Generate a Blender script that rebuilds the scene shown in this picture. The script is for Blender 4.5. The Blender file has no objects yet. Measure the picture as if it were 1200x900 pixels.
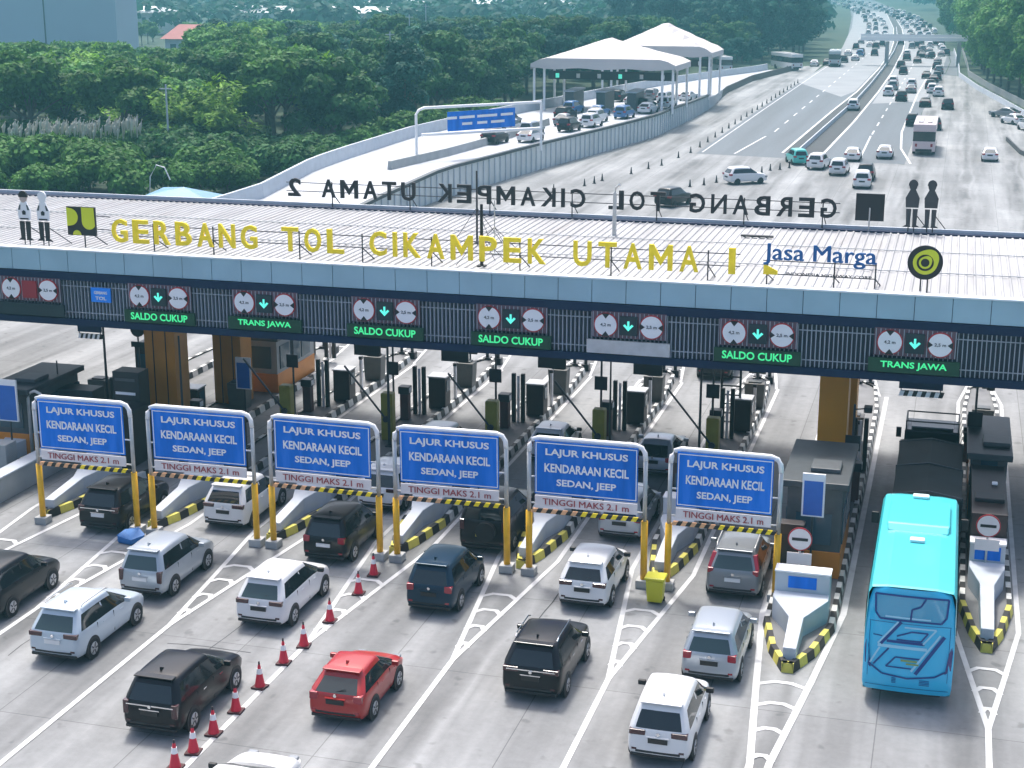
import bpy, math, random
from mathutils import Vector, Matrix
random.seed(11)
R = math.radians
C = bpy.context.scene.collection
SC = bpy.context.scene

# ------------------------------------------------------------------ camera, light, exposure
CAM_H, PITCH, YAW, FPX = 20.3, 14.892, 15.859, 1820.0
cd = bpy.data.cameras.new("camera"); cam = bpy.data.objects.new("camera", cd); C.objects.link(cam)
cam.location = (0, 0, CAM_H)
cam.rotation_euler = (R(90 - PITCH), 0, R(YAW))
cd.sensor_fit = 'HORIZONTAL'; cd.sensor_width = 36.0; cd.lens = 36.0 * FPX / 1200.0
cd.clip_start = 0.5; cd.clip_end = 6000
SC.camera = cam
SUN_DIR = Vector((-0.22, 0.40, 0.90)).normalized()      # towards the sun
wd = bpy.data.worlds.new("World"); SC.world = wd; wd.use_nodes = True
nt = wd.node_tree; nt.nodes.clear()
wo = nt.nodes.new('ShaderNodeOutputWorld'); bg = nt.nodes.new('ShaderNodeBackground'); sk = nt.nodes.new('ShaderNodeTexSky')
sk.sky_type = 'NISHITA'; sk.sun_disc = False
sk.sun_elevation = math.asin(SUN_DIR.z); sk.sun_rotation = math.atan2(SUN_DIR.x, SUN_DIR.y)
sk.air_density = 0.8; sk.dust_density = 5.0; sk.ozone_density = 1.0
bg.inputs[1].default_value = 0.15
nt.links.new(sk.outputs[0], bg.inputs[0]); nt.links.new(bg.outputs[0], wo.inputs[0])
ld = bpy.data.lights.new("sun", 'SUN'); ld.energy = 1.85; ld.angle = R(9); ld.color = (1.0, 0.965, 0.91)
so = bpy.data.objects.new("sun", ld); C.objects.link(so); so.rotation_euler = SUN_DIR.to_track_quat('Z', 'Y').to_euler()
SC.view_settings.view_transform = 'Standard'; SC.view_settings.look = 'None'
SC.view_settings.gamma = 1.0; SC.view_settings.use_curve_mapping = False
SC.view_settings.exposure = 1.08
SC.cycles.max_bounces = 6; SC.cycles.transparent_max_bounces = 8; SC.cycles.volume_bounces = 0
SC.cycles.use_denoising = True
SC.cycles.volume_step_rate = 4.0

# ------------------------------------------------------------------ materials
def lin(h):
    h = h.lstrip('#'); o = []
    for i in (0, 2, 4):
        c = int(h[i:i+2], 16) / 255
        o.append(c / 12.92 if c <= .04045 else ((c + .055) / 1.055) ** 2.4)
    return tuple(o)
MATS = {}
def mat(name, col, rough=.5, metal=0., var=0., vscale=3., coat=0., emit=0., spec=.5, ecol=None, bump=0., objrand=0.):
    if name in MATS: return MATS[name]
    m = bpy.data.materials.new(name); m.use_nodes = True
    n = m.node_tree; b = n.nodes['Principled BSDF']
    if isinstance(col, str): col = lin(col)
    b.inputs['Base Color'].default_value = (*col, 1)
    b.inputs['Roughness'].default_value = rough; b.inputs['Metallic'].default_value = metal
    b.inputs['Coat Weight'].default_value = coat; b.inputs['Coat Roughness'].default_value = .06
    b.inputs['Specular IOR Level'].default_value = spec
    if emit:
        b.inputs['Emission Color'].default_value = (*(ecol or col), 1); b.inputs['Emission Strength'].default_value = emit
    if var or bump:
        tc = n.nodes.new('ShaderNodeTexCoord'); nz = n.nodes.new('ShaderNodeTexNoise')
        nz.inputs['Scale'].default_value = vscale; nz.inputs['Detail'].default_value = 6
        n.links.new(tc.outputs['Object'], nz.inputs['Vector'])
        if var:
            mr = n.nodes.new('ShaderNodeMapRange'); mr.inputs[1].default_value = .25; mr.inputs[2].default_value = .75
            mr.inputs[3].default_value = 1 - var; mr.inputs[4].default_value = 1 + var * .6
            mx = n.nodes.new('ShaderNodeVectorMath'); mx.operation = 'SCALE'; mx.inputs[0].default_value = col
            n.links.new(nz.outputs[0], mr.inputs[0]); n.links.new(mr.outputs[0], mx.inputs['Scale'])
            n.links.new(mx.outputs[0], b.inputs['Base Color'])
        if bump:
            bp = n.nodes.new('ShaderNodeBump'); bp.inputs['Strength'].default_value = bump
            n.links.new(nz.outputs[0], bp.inputs['Height']); n.links.new(bp.outputs[0], b.inputs['Normal'])
    MATS[name] = m
    return m

def node_mat(name, rough, build):
    m = bpy.data.materials.new(name); m.use_nodes = True
    n = m.node_tree; b = n.nodes['Principled BSDF']; b.inputs['Roughness'].default_value = rough
    build(n, b); MATS[name] = m
    return m
def nn(n, t, **kw):
    x = n.nodes.new(t)
    for k, v in kw.items():
        if k[0] == 'i' and k[1:].isdigit(): x.inputs[int(k[1:])].default_value = v
        else: setattr(x, k, v)
    return x
def noise(n, vec, scale, detail=5, rough=.55, sx=1, sy=1):
    mp = nn(n, 'ShaderNodeMapping'); mp.inputs['Scale'].default_value = (sx, sy, 1)
    n.links.new(vec, mp.inputs[0])
    z = nn(n, 'ShaderNodeTexNoise'); z.inputs['Scale'].default_value = scale; z.inputs['Detail'].default_value = detail
    z.inputs['Roughness'].default_value = rough
    n.links.new(mp.outputs[0], z.inputs['Vector'])
    return z.outputs[0]
def maprange(n, v, a, b, c, d):
    m = nn(n, 'ShaderNodeMapRange'); m.clamp = True
    for i, q in enumerate((a, b, c, d)): m.inputs[i + 1].default_value = q
    n.links.new(v, m.inputs[0]); return m.outputs[0]
def mul(n, a, b):
    m = nn(n, 'ShaderNodeMath', operation='MULTIPLY'); n.links.new(a, m.inputs[0]); n.links.new(b, m.inputs[1]); return m.outputs[0]
def scalecol(n, col, v):
    m = nn(n, 'ShaderNodeVectorMath', operation='SCALE'); m.inputs[0].default_value = col; n.links.new(v, m.inputs['Scale']); return m.outputs[0]

def concrete_ground(n, b):
    tc = nn(n, 'ShaderNodeTexCoord').outputs['Object']
    big = maprange(n, noise(n, tc, .11, 6, .6), .3, .7, .82, 1.10)
    streak = maprange(n, noise(n, tc, 1.0, 4, .5, .55, .035), .36, .66, .64, 1.08)   # tyre rubber drawn out along the lanes
    fine = maprange(n, noise(n, tc, 2.6, 9, .75), .3, .7, .86, 1.08)
    # oil and rubber down the middle and wheel paths of each 4.8 m lane
    sx = nn(n, 'ShaderNodeSeparateXYZ'); n.links.new(tc, sx.inputs[0])
    ad = nn(n, 'ShaderNodeMath', operation='ADD', i1=1.2+2.4); n.links.new(sx.outputs[0], ad.inputs[0])
    pp = nn(n, 'ShaderNodeMath', operation='PINGPONG', i1=2.4); n.links.new(ad.outputs[0], pp.inputs[0])   # distance from lane centre
    wob = maprange(n, noise(n, tc, .5, 3, .5, 1, .15), .3, .7, -.35, .35)
    sm = nn(n, 'ShaderNodeMath', operation='ADD'); n.links.new(pp.outputs[0], sm.inputs[0]); n.links.new(wob, sm.inputs[1])
    cr = nn(n, 'ShaderNodeValToRGB'); n.links.new(maprange(n, sm.outputs[0], 0, 2.4, 0, 1), cr.inputs[0])
    e = cr.color_ramp.elements; e[0].position = 0; e[0].color = (.52,)*3+(1,); e[1].position = 1; e[1].color = (1,1,1,1)
    for q,v in ((.12,.64),(.24,.93),(.36,.74),(.52,.98)): k = e.new(q); k.color = (v,v,v,1)
    bw2 = nn(n, 'ShaderNodeRGBToBW'); n.links.new(cr.outputs[0], bw2.inputs[0])
    amt = maprange(n, noise(n, tc, .7, 4, .6, .5, .12), .36, .60, 0, 1)
    mixl = nn(n, 'ShaderNodeMix', data_type='FLOAT'); mixl.inputs[2].default_value = 1; n.links.new(amt, mixl.inputs[0]); n.links.new(bw2.outputs[0], mixl.inputs[3])
    # blotches of spilt oil
    spot = maprange(n, noise(n, tc, 1.5, 2, .4), .27, .34, .72, 1)
    br = nn(n, 'ShaderNodeTexBrick'); br.offset = 0.0
    br.inputs['Color1'].default_value = (1, 1, 1, 1); br.inputs['Color2'].default_value = (.90, .90, .90, 1); br.inputs['Mortar'].default_value = (.55, .55, .55, 1)
    br.inputs['Scale'].default_value = 1; br.inputs['Mortar Size'].default_value = .016; br.inputs['Brick Width'].default_value = 4.8; br.inputs['Row Height'].default_value = 6.0
    mp = nn(n, 'ShaderNodeMapping'); mp.inputs['Location'].default_value = (1.0, 1.3, 0)
    n.links.new(tc, mp.inputs[0]); n.links.new(mp.outputs[0], br.inputs['Vector'])
    bw = nn(n, 'ShaderNodeRGBToBW'); n.links.new(br.outputs[0], bw.inputs[0])
    v = mul(n, mul(n, mul(n, big, streak), mul(n, fine, bw.outputs[0])), mul(n, mixl.outputs[0], spot))
    n.links.new(scalecol(n, (.318, .328, .334), v), b.inputs['Base Color'])
    b.inputs['Specular IOR Level'].default_value = .2
M_CONC = node_mat('plaza_concrete', .8, concrete_ground)
def asphalt_ground(n, b):
    tc = nn(n, 'ShaderNodeTexCoord').outputs['Object']
    v = mul(n, maprange(n, noise(n, tc, .6, 5, .5, .6, .03), .3, .7, .8, 1.2), maprange(n, noise(n, tc, 3, 8), .3, .7, .85, 1.1))
    n.links.new(scalecol(n, (.080, .098, .116), v), b.inputs['Base Color'])
M_ASPH = node_mat('worn_asphalt', .7, asphalt_ground)
def earth(n, b):
    tc = nn(n, 'ShaderNodeTexCoord').outputs['Object']
    f = maprange(n, noise(n, tc, .03, 6), .35, .65, 0, 1)
    mx = nn(n, 'ShaderNodeMix', data_type='RGBA'); mx.inputs[6].default_value = (.012, .032, .014, 1); mx.inputs[7].default_value = (.024, .052, .022, 1)
    n.links.new(f, mx.inputs[0]); n.links.new(mx.outputs[2], b.inputs['Base Color'])
M_EARTH = node_mat('undergrowth_earth', .9, earth)
def corrug(n, b):
    tc = nn(n, 'ShaderNodeTexCoord').outputs['Object']
    v = mul(n, maprange(n, noise(n, tc, .25, 6, .6, 1, .25), .3, .7, .80, 1.06), maprange(n, noise(n, tc, 1.2, 4, .5, 3, .12), .35, .65, .82, 1.05))
    f = maprange(n, noise(n, tc, .9, 7, .7, 2.2, .16), .56, .78, 0, .75)          # rust brown run-off streaks
    mx = nn(n, 'ShaderNodeMix', data_type='RGBA'); n.links.new(f, mx.inputs[0]); n.links.new(scalecol(n, (.385, .390, .400), v), mx.inputs[6]); mx.inputs[7].default_value = (.19, .165, .14, 1)
    n.links.new(mx.outputs[2], b.inputs['Base Color'])
M_ROOF = node_mat('white_metal_roof', .7, corrug)

M_WHITE = mat('white_line_paint', (.54, .55, .56), .6, var=.25, vscale=1.5)
M_LBLUE = mat('pale_blue_panel', (.33, .50, .58), .4, var=.14, vscale=.45)
M_NAVY = mat('navy_steel', (.008, .020, .060), .55, spec=.25, var=.15)
M_GRILLE = mat('grille_backing', (.038, .046, .072), .6, var=.15)
M_FIN = mat('grille_fin', (.34, .37, .42), .4, var=.2, vscale=.6)
M_STEEL = mat('galvanised_steel', (.52, .53, .53), .38, .35, var=.15)
M_DSTEEL = mat('dark_steel', (.05, .052, .058), .45, .2)
M_YEL = mat('yellow_paint', (.80, .44, .012), .42, var=.15, vscale=4)
M_YELK = mat('kerb_yellow', (.62, .56, .10), .6, var=.25, vscale=3)
M_WHTK = mat('kerb_white', (.62, .63, .60), .6, var=.25, vscale=3)
M_BLK = mat('black_paint', (.014, .014, .015), .55, var=.2)
def blue_face(n, b):
    tc = nn(n,'ShaderNodeTexCoord').outputs['Object']; oi = nn(n,'ShaderNodeObjectInfo')
    of = nn(n,'ShaderNodeVectorMath', operation='ADD'); cb = nn(n,'ShaderNodeCombineXYZ'); sc_ = nn(n,'ShaderNodeMath', operation='MULTIPLY', i1=37.)
    n.links.new(oi.outputs['Random'], sc_.inputs[0]); n.links.new(sc_.outputs[0], cb.inputs[0]); n.links.new(sc_.outputs[0], cb.inputs[2])
    n.links.new(tc, of.inputs[0]); n.links.new(cb.outputs[0], of.inputs[1])
    mp = nn(n,'ShaderNodeMapping'); mp.inputs['Scale'].default_value = (2.2,1,.35); n.links.new(of.outputs[0], mp.inputs[0])
    z = nn(n,'ShaderNodeTexNoise'); z.inputs['Scale'].default_value = 1.3; z.inputs['Detail'].default_value = 6; n.links.new(mp.outputs[0], z.inputs['Vector'])
    v = mul(n, maprange(n, z.outputs[0], .3, .7, .78, 1.1), maprange(n, oi.outputs['Random'], 0, 1, .9, 1.12))
    f = maprange(n, z.outputs[0], .5, .8, 0, .22)
    mx = nn(n,'ShaderNodeMix', data_type='RGBA'); n.links.new(f, mx.inputs[0]); n.links.new(scalecol(n,(.004,.17,.70),v), mx.inputs[6]); mx.inputs[7].default_value = (.16,.27,.45,1)
    n.links.new(mx.outputs[2], b.inputs['Base Color']); b.inputs['Specular IOR Level'].default_value = .25
M_BLUE = node_mat('blue_sign_face', .55, blue_face)
M_SWHITE = mat('white_sign_face', (.82, .82, .83), .5)
M_SPINK = mat('white_plate_face', (.76, .70, .70), .4, var=.05)
M_RED = mat('red_letter', (.35, .05, .06), .4)
M_REDB = mat('red_sign_ring', (.42, .02, .03), .4)
M_LETY = mat('yellow_letter', (.95, .72, .015), .5, var=.1, vscale=4)
M_LETB = mat('blue_letter', (.01, .10, .30), .4)
M_LETK = mat('black_letter_back', (.012, .012, .016), .5)
M_LIME = mat('lime_yellow', (.60, .66, .03), .4)
M_CONCW = mat('pale_precast_concrete', (.48, .52, .57), .6, var=.12, vscale=1.2)
M_CONCD = mat('island_concrete', (.17, .175, .18), .75, var=.25, vscale=1.2)
M_CONCM = mat('cast_concrete', (.36, .37, .37), .7, var=.2, vscale=.7)
M_ORNG = mat('orange_panel', (.60, .21, .02), .45, var=.15, vscale=1.2)
M_ORNG_SHADED = mat('orange_cladding_shaded', (.50, .20, .015), .5, var=.22, vscale=.8)  # orange column cladding with the canopy's shade painted into its colour
M_GREY = mat('grey_cabinet', (.075, .085, .092), .5, var=.15)
M_DGREY = mat('dark_cabinet', (.018, .019, .024), .5, var=.2)
M_DBROWN = mat('dark_brown_cabinet', (.028, .020, .021), .5, var=.2)
M_OLIVE = mat('olive_yellow_cabinet', (.30, .27, .03), .5, var=.2)
M_LEDG = mat('led_green', (.05, .9, .3), .4, emit=.22, ecol=(.10, .95, .33))
M_LEDC = mat('led_cyan_green', (.1, .9, .7), .4, emit=.3, ecol=(.16, .95, .72))
M_LEDP = mat('led_panel_green', (.004, .05, .02), .5)
M_LEDK = mat('led_panel_dark', (.012, .028, .035), .5)
M_LEDR = mat('led_red', (.15, .02, .03), .4, emit=.06, ecol=(.5, .03, .06))
M_BACKP = mat('perforated_red_backing', (.12, .065, .085), .6)
M_GLASS = mat('car_glass', (.012, .018, .02), .06, spec=.7)
M_GLASSG = mat('car_glass_green', (.03, .055, .055), .06, spec=.8)
M_TRIM = mat('black_plastic', (.016, .016, .017), .6)
M_TYRE = mat('tyre_rubber', (.014, .014, .015), .85)
M_RIM = mat('alloy_rim', (.42, .43, .45), .3, .6)
M_CHROME = mat('chrome', (.75, .76, .78), .12, 1.)
M_TAIL = mat('tail_lamp_red', (.28, .01, .025), .18, coat=.5)
M_TAILD = mat('tail_lamp_dark', (.05, .012, .016), .18, coat=.5)
M_PLATEK = mat('plate_black', (.012, .012, .013), .4)
M_PLATEW = mat('plate_white', (.7, .7, .7), .4)
M_PLATEY = mat('plate_yellow', (.6, .5, .05), .4)
M_LAMP = mat('head_lamp_clear', (.25, .27, .29), .1)
M_CONE = mat('cone_red', (.62, .018, .05), .5, var=.1)
M_CONEB = mat('cone_base_black', (.05, .008, .012), .7)
M_TENT = mat('white_fabric', (.56, .52, .51), .75, var=.05, vscale=.3)
M_BARK = mat('bark', (.11, .09, .07), .9, var=.3)
M_CANV = mat('tarp_dark', (.014, .020, .022), .7, var=.35, vscale=1.1, bump=.15)
M_TWIN = mat('tower_glass', (.05, .09, .12), .1)

# ------------------------------------------------------------------ mesh helpers
class MB:
    def __init__(s): s.v, s.f, s.m, s.mats = [], [], [], []
    def mi(s, m):
        if m not in s.mats: s.mats.append(m)
        return s.mats.index(m)
    def add(s, vs, fs, m):
        o = len(s.v); k = s.mi(m)
        s.v += [tuple(p) for p in vs]
        for f in fs: s.f.append(tuple(i + o for i in f)); s.m.append(k)
        return s
    def box(s, x0, x1, y0, y1, z0, z1, m):
        vs = [(x0,y0,z0),(x1,y0,z0),(x1,y1,z0),(x0,y1,z0),(x0,y0,z1),(x1,y0,z1),(x1,y1,z1),(x0,y1,z1)]
        return s.add(vs, [(0,3,2,1),(4,5,6,7),(0,1,5,4),(1,2,6,5),(2,3,7,6),(3,0,4,7)], m)
    def obox(s, c, ax, ay, az, m):     # oriented box from centre and three half axes
        c, ax, ay, az = map(Vector, (c, ax, ay, az))
        vs = [c-ax-ay-az, c+ax-ay-az, c+ax+ay-az, c-ax+ay-az, c-ax-ay+az, c+ax-ay+az, c+ax+ay+az, c-ax+ay+az]
        return s.add(vs, [(0,3,2,1),(4,5,6,7),(0,1,5,4),(1,2,6,5),(2,3,7,6),(3,0,4,7)], m)
    def tube(s, pts, r, m, n=8):
        pts = [Vector(p) for p in pts]; rings = []
        for i, p in enumerate(pts):
            d = (pts[min(i+1, len(pts)-1)] - pts[max(i-1, 0)]).normalized()
            a = d.orthogonal().normalized() if abs(d.z) > .95 else d.cross(Vector((0,0,1))).normalized()
            b = d.cross(a); rr = r[i] if isinstance(r, (list, tuple)) else r
            rings.append([p + (a*math.cos(2*math.pi*k/n) + b*math.sin(2*math.pi*k/n))*rr for k in range(n)])
        vs = [q for g in rings for q in g]; fs = []
        for i in range(len(pts)-1):
            for k in range(n): fs.append((i*n+k, i*n+(k+1)%n, (i+1)*n+(k+1)%n, (i+1)*n+k))
        fs.append(tuple(range(n-1, -1, -1))); fs.append(tuple((len(pts)-1)*n+k for k in range(n)))
        return s.add(vs, fs, m)
    def prism(s, poly, z0, z1, m, mtop=None):
        n = len(poly)
        zt = z1 if isinstance(z1, (list, tuple)) else [z1]*n
        vs = [(x,y,z0) for x,y in poly] + [(p[0],p[1],zt[i]) for i,p in enumerate(poly)]
        s.add(vs, [(i,(i+1)%n,n+(i+1)%n,n+i) for i in range(n)] + [tuple(range(n-1,-1,-1))], m)
        return s.add([(p[0],p[1],zt[i]) for i,p in enumerate(poly)], [tuple(range(n))], mtop or m)
    def disc(s, c, r, m, axis='y', depth=.03, n=24):
        c = Vector(c); d = {'y': Vector((0,1,0)), 'x': Vector((1,0,0)), 'z': Vector((0,0,1))}[axis]*depth*.5
        return s.tube([c-d, c+d], r, m, n)
    def build(s, name, parent=None, smooth=False, bevel=0.):
        me = bpy.data.meshes.new(name); me.from_pydata(s.v, [], s.f)
        for m in s.mats: me.materials.append(m)
        me.polygons.foreach_set('material_index', s.m)
        if smooth: me.polygons.foreach_set('use_smooth', [True]*len(s.f))
        me.update()
        o = bpy.data.objects.new(name, me); C.objects.link(o)
        if parent: o.parent = parent
        if bevel:
            b = o.modifiers.new('bevel', 'BEVEL'); b.width = bevel; b.segments = 2; b.limit_method = 'ANGLE'
        return o
def tag(o, label=None, cat=None, group=None, kind=None):
    if label: o['label'] = label
    if cat: o['category'] = cat
    if group: o['group'] = group
    if kind: o['kind'] = kind
    return o
def thing(name, label, cat, loc=(0,0,0), rz=0, group=None):
    o = bpy.data.objects.new(name, None); C.objects.link(o); o.location = loc; o.rotation_euler = (0,0,rz)
    o.empty_display_size = .3
    return tag(o, label, cat, group)
def kids(o): return [c for c in o.children]
def copy_tree(o, loc=None, rz=None, label=None, group=None):
    c = o.copy(); C.objects.link(c)
    if loc is not None: c.location = loc
    if rz is not None: c.rotation_euler = (0,0,rz)
    if label: c['label'] = label
    if group: c['group'] = group
    for ch in kids(o):
        d = ch.copy(); C.objects.link(d); d.parent = c
        for g in kids(ch):
            e = g.copy(); C.objects.link(e); e.parent = d
    return c
_TXT = {}
def text_geo(s):
    if s in _TXT: return _TXT[s]
    if s == 'M':
        q = [(0,0),(.17,0),(.17,.62),(.42,.18),(.67,.62),(.67,0),(.84,0),(.84,1),(.68,1),(.42,.50),(.16,1),(0,1)]
        _TXT[s] = (q,[(0,1,2,10,11),(2,3,9,10),(3,4,8,9),(4,5,6,7,8)]); return _TXT[s]
    if s == 'I': _TXT[s] = ([(0,0),(.2,0),(.2,1),(0,1)],[(0,1,2,3)]); return _TXT[s]
    cu = bpy.data.curves.new('lettering', 'FONT'); cu.body = s; cu.size = 1; cu.resolution_u = 3; cu.offset = 0.0 if 'M' in s else (.020 if len(s) == 1 else .024)
    o = bpy.data.objects.new('lettering', cu); C.objects.link(o)
    dg = bpy.context.evaluated_depsgraph_get(); me = bpy.data.meshes.new_from_object(o.evaluated_get(dg))
    vs = [tuple(v.co) for v in me.vertices]; fs = [tuple(p.vertices) for p in me.polygons]
    bpy.data.objects.remove(o); bpy.data.curves.remove(cu); bpy.data.meshes.remove(me)
    _TXT[s] = (vs, fs); return _TXT[s]
def text_into(mb, s, c, w, h, m, depth=.02, mirror=False, tilt=0.):
    """lettering on a wall facing -y, centred at c, fitted into w x h; a front sheet and a rim"""
    vs, fs = text_geo(s)
    x0 = min(v[0] for v in vs); x1 = max(v[0] for v in vs); y0 = min(v[1] for v in vs); y1 = max(v[1] for v in vs)
    sx = w/(x1-x0); sz = h/(y1-y0); sg = -1 if mirror else 1
    P = [(c[0]+sg*(v[0]-(x0+x1)/2)*sx, c[2]+(v[1]-(y0+y1)/2)*sz) for v in vs]
    fr = [(x, c[1]-depth/2, z) for x,z in P]; bk = [(x, c[1]+depth/2, z) for x,z in P]
    n = len(P)
    F = [f if not mirror else tuple(reversed(f)) for f in fs]
    ec = {}
    for f in F:
        for i in range(len(f)):
            a,b = f[i], f[(i+1)%len(f)]; ec[(a,b)] = 1
    rim = [(b,a,a+n,b+n) for (a,b) in ec if (b,a) not in ec]
    if 'M' in s and len(s) > 1:
        for q,dx in enumerate((-.016*h,.016*h,.032*h)):
            mb.add([(x+dx,y-.0012*(q+1),z) for x,y,z in fr], F, m)
    mb.add(fr+bk, F + [tuple(reversed([i+n for i in f])) for f in F] + rim, m)
    return mb
def sheet(name, poly, z, m):
    mb = MB(); mb.add([(x,y,z) for x,y in poly], [tuple(range(len(poly)))], m)
    return tag(mb.build(name), kind='structure')
RZ = [0]
def ribbon_strip(mb, pl, w, z, m):      # painted line along a polyline, mitred; each line a hair above the last
    z += (RZ[0] % 13)*.0006; RZ[0] += 1
    P = [Vector((x,y,0)) for x,y in pl]; vs = []
    for i,p in enumerate(P):
        d0 = (p-P[i-1]).normalized() if i else None; d1 = (P[i+1]-p).normalized() if i < len(P)-1 else None
        d = ((d0 or d1)+(d1 or d0)).normalized(); k = 1/max(.4,d.dot(d1 or d0)); n = Vector((-d.y,d.x,0))*w/2*k
        vs += [(p.x-n.x,p.y-n.y,z),(p.x+n.x,p.y+n.y,z)]
    mb.add(vs, [(2*i,2*i+2,2*i+3,2*i+1) for i in range(len(P)-1)], m)

# ------------------------------------------------------------------ setting: ground, roads
ground = sheet('ground', [(-1400,-150),(900,-150),(900,2600),(-1400,2600)], 0.0, M_EARTH)
# Toll plaza concrete
sheet('toll_plaza_pavement', [(-46,-60),(40,-60),(40,175),(14,205),(9,240),(2.9,291),(-.5,328),(-2.5,330),(-5,331),(-5.2,174),
      (-14.2,178),(-19,181),(-28.7,178.4),(-29.1,326),(-30,360),(-37,345),(-41,300),(-41,250),(-41,215),(-47,160),(-62,125),(-72,95),(-72,62),(-46,50)], .004, M_CONC)
Ledge = [(-28.7,178.4),(-29.1,240),(-29.2,326),(-29,374),(-32,447),(-37,540),(-49.8,742),(-71,1029),(-118,1500)]
Redge = [(-5.2,174.2),(-5.2,240),(-3.2,331),(-2.6,380),(-3.9,431),(-14.3,633),(-29.5,825),(-50.3,1035),(-96,1500)]
sheet('motorway', [(x,y) for x,y in Ledge] + [(x,y) for x,y in reversed(Redge)], .008, M_ASPH)
sheet('motorway_shoulder_strip', [(-5.0,331),(-3.2,331.2),(-.6,329),(-.8,355),(-2.2,431),(-3.7,431),(-2.4,380),(-3.0,334)], .0065, M_ASPH)
sheet('motorway_pale_lanes', [(-29.2,300),(-19.0,268),(-17.6,281),(-17.4,350),(-18.2,418),(-20,478),(-25.3,600),(-40.3,850),(-56,850),(-40,600),(-32,447),(-29.1,374)], .0105, mat('pale_lane',(.25,.265,.28),.8,var=.15,vscale=.15))
sheet('motorway_pale_lanes', [(-13.2,255),(-5.3,262),(-4,331),(-3.5,431),(-14,633),(-36,850),(-21.7,600),(-16.2,480),(-14.8,428),(-13.5,336),(-13.3,280)], .0105, MATS['pale_lane'])
# pale worn concrete inner carriageway beyond
mk = MB()
medL = [(-19.2,182),(-18.2,240),(-17.2,281),(-17.1,350),(-17.9,418),(-19.7,478),(-25,600),(-40,850)]
medR = [(-14.6,181),(-13.9,223),(-13.6,280),(-13.8,336),(-15.1,428),(-16.5,480),(-22,600),(-37,850)]
sheet('motorway_median_strip', medL + medR[::-1], .012, mat('median_asphalt', (.022,.027,.032), .75, var=.25, vscale=.5))
for pl, w in ((medL,.3),(medR,.3)): ribbon_strip(mk, [(x,y) for x,y in pl], w, .016, M_WHITE)
ribbon_strip(mk, [(-24.4,179.5),(-23.3,200)], .22, .016, M_WHITE)
for y in range(206, 620, 12):
    t = max(0,(y-420)); xo = -(t**2)*.00025
    mk.add([(-23+xo,y,.016),(-22.8+xo,y,.016),(-22.8+xo,y+5,.016),(-23+xo,y+5,.016)], [(0,1,2,3)], M_WHITE)
    mk.add([(-10.55+xo,y,.016),(-10.35+xo,y,.016),(-10.35+xo,y+5,.016),(-10.55+xo,y+5,.016)], [(0,1,2,3)], M_WHITE)
ribbon_strip(mk, [(-10.2,176),(-10.5,204)], .22, .016, M_WHITE)
ribbon_strip(mk, [(-4.6,175),(-6.2,190),(-6.9,210),(-6.9,278),(-6.2,338),(-6,430)], .25, .016, M_WHITE)
ribbon_strip(mk, [(-28.2,180),(-28.4,240),(-28.5,326),(-28.3,374)], .16, .016, M_WHITE)

# ------------------------------------------------------------------ toll islands
ISL = [-32.65, -28.05, -23.2, -18.4, -13.65, -8.8]      # standard islands under the height-limit signs
ordn = ['first','second','third','fourth','fifth','sixth']
def gore(x, ynose, ymerge, yback, wl, line=True):
    ribbon_strip(mk, [(x, ymerge), (x-wl*.45, (ymerge+ynose)/2+.6), (x-wl, ynose+2), (x-wl, 76)], .16, .016, M_WHITE)
    ribbon_strip(mk, [(x, ymerge), (x+wl*.45, (ymerge+ynose)/2+.6), (x+wl, ynose+2), (x+wl, 76)], .16, .016, M_WHITE)
    if line: ribbon_strip(mk, [(x, yback), (x, ymerge)], .17, .016, M_WHITE)
    y = ymerge + 1.3
    while y < ynose - .3:
        h = wl*.45*(y-ymerge)/max(.1,((ynose-ymerge)/2+.6)) if y < (ymerge+ynose)/2+.6 else wl*(.45+.55*(y-(ymerge+ynose)/2-.6)/((ynose+2)-(ymerge+ynose)/2-.6))
        ribbon_strip(mk, [(x-h, y-.35), (x-h*.45, y), (x+h*.45, y), (x+h, y-.35)], .17, .016, M_WHITE)
        y += 1.35
def kerb(mb, poly, z1, yy):
    """painted kerb of short blocks round an outline; yellow at the nose, white further back"""
    n = len(poly); k = 0
    cx = sum(p[0] for p in poly)/n
    for i in range(n):
        a = Vector((*poly[i],0)); b = Vector((*poly[(i+1)%n],0)); L = (b-a).length; q = max(1, round(L/.55)); d = (b-a)/q
        for j in range(q):
            p = a+d*j; e = p+d; nr = Vector((-d.y,d.x,0)).normalized()*.22
            if (Vector((cx,(p.y+e.y)/2,0))-p).dot(nr) < 0: nr = -nr
            pale = M_YELK if min(p.y,e.y) < yy else M_WHTK
            m = M_BLK if k % 2 else pale
            top = .30
            mb.add([(p.x,p.y,0),(e.x,e.y,0),(e.x+nr.x*.25,e.y+nr.y*.25,top),(p.x+nr.x*.25,p.y+nr.y*.25,top),(p.x+nr.x,p.y+nr.y,top),(e.x+nr.x,e.y+nr.y,top)],
                   [(0,1,2,3),(3,2,5,4)], m); k += 1
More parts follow.
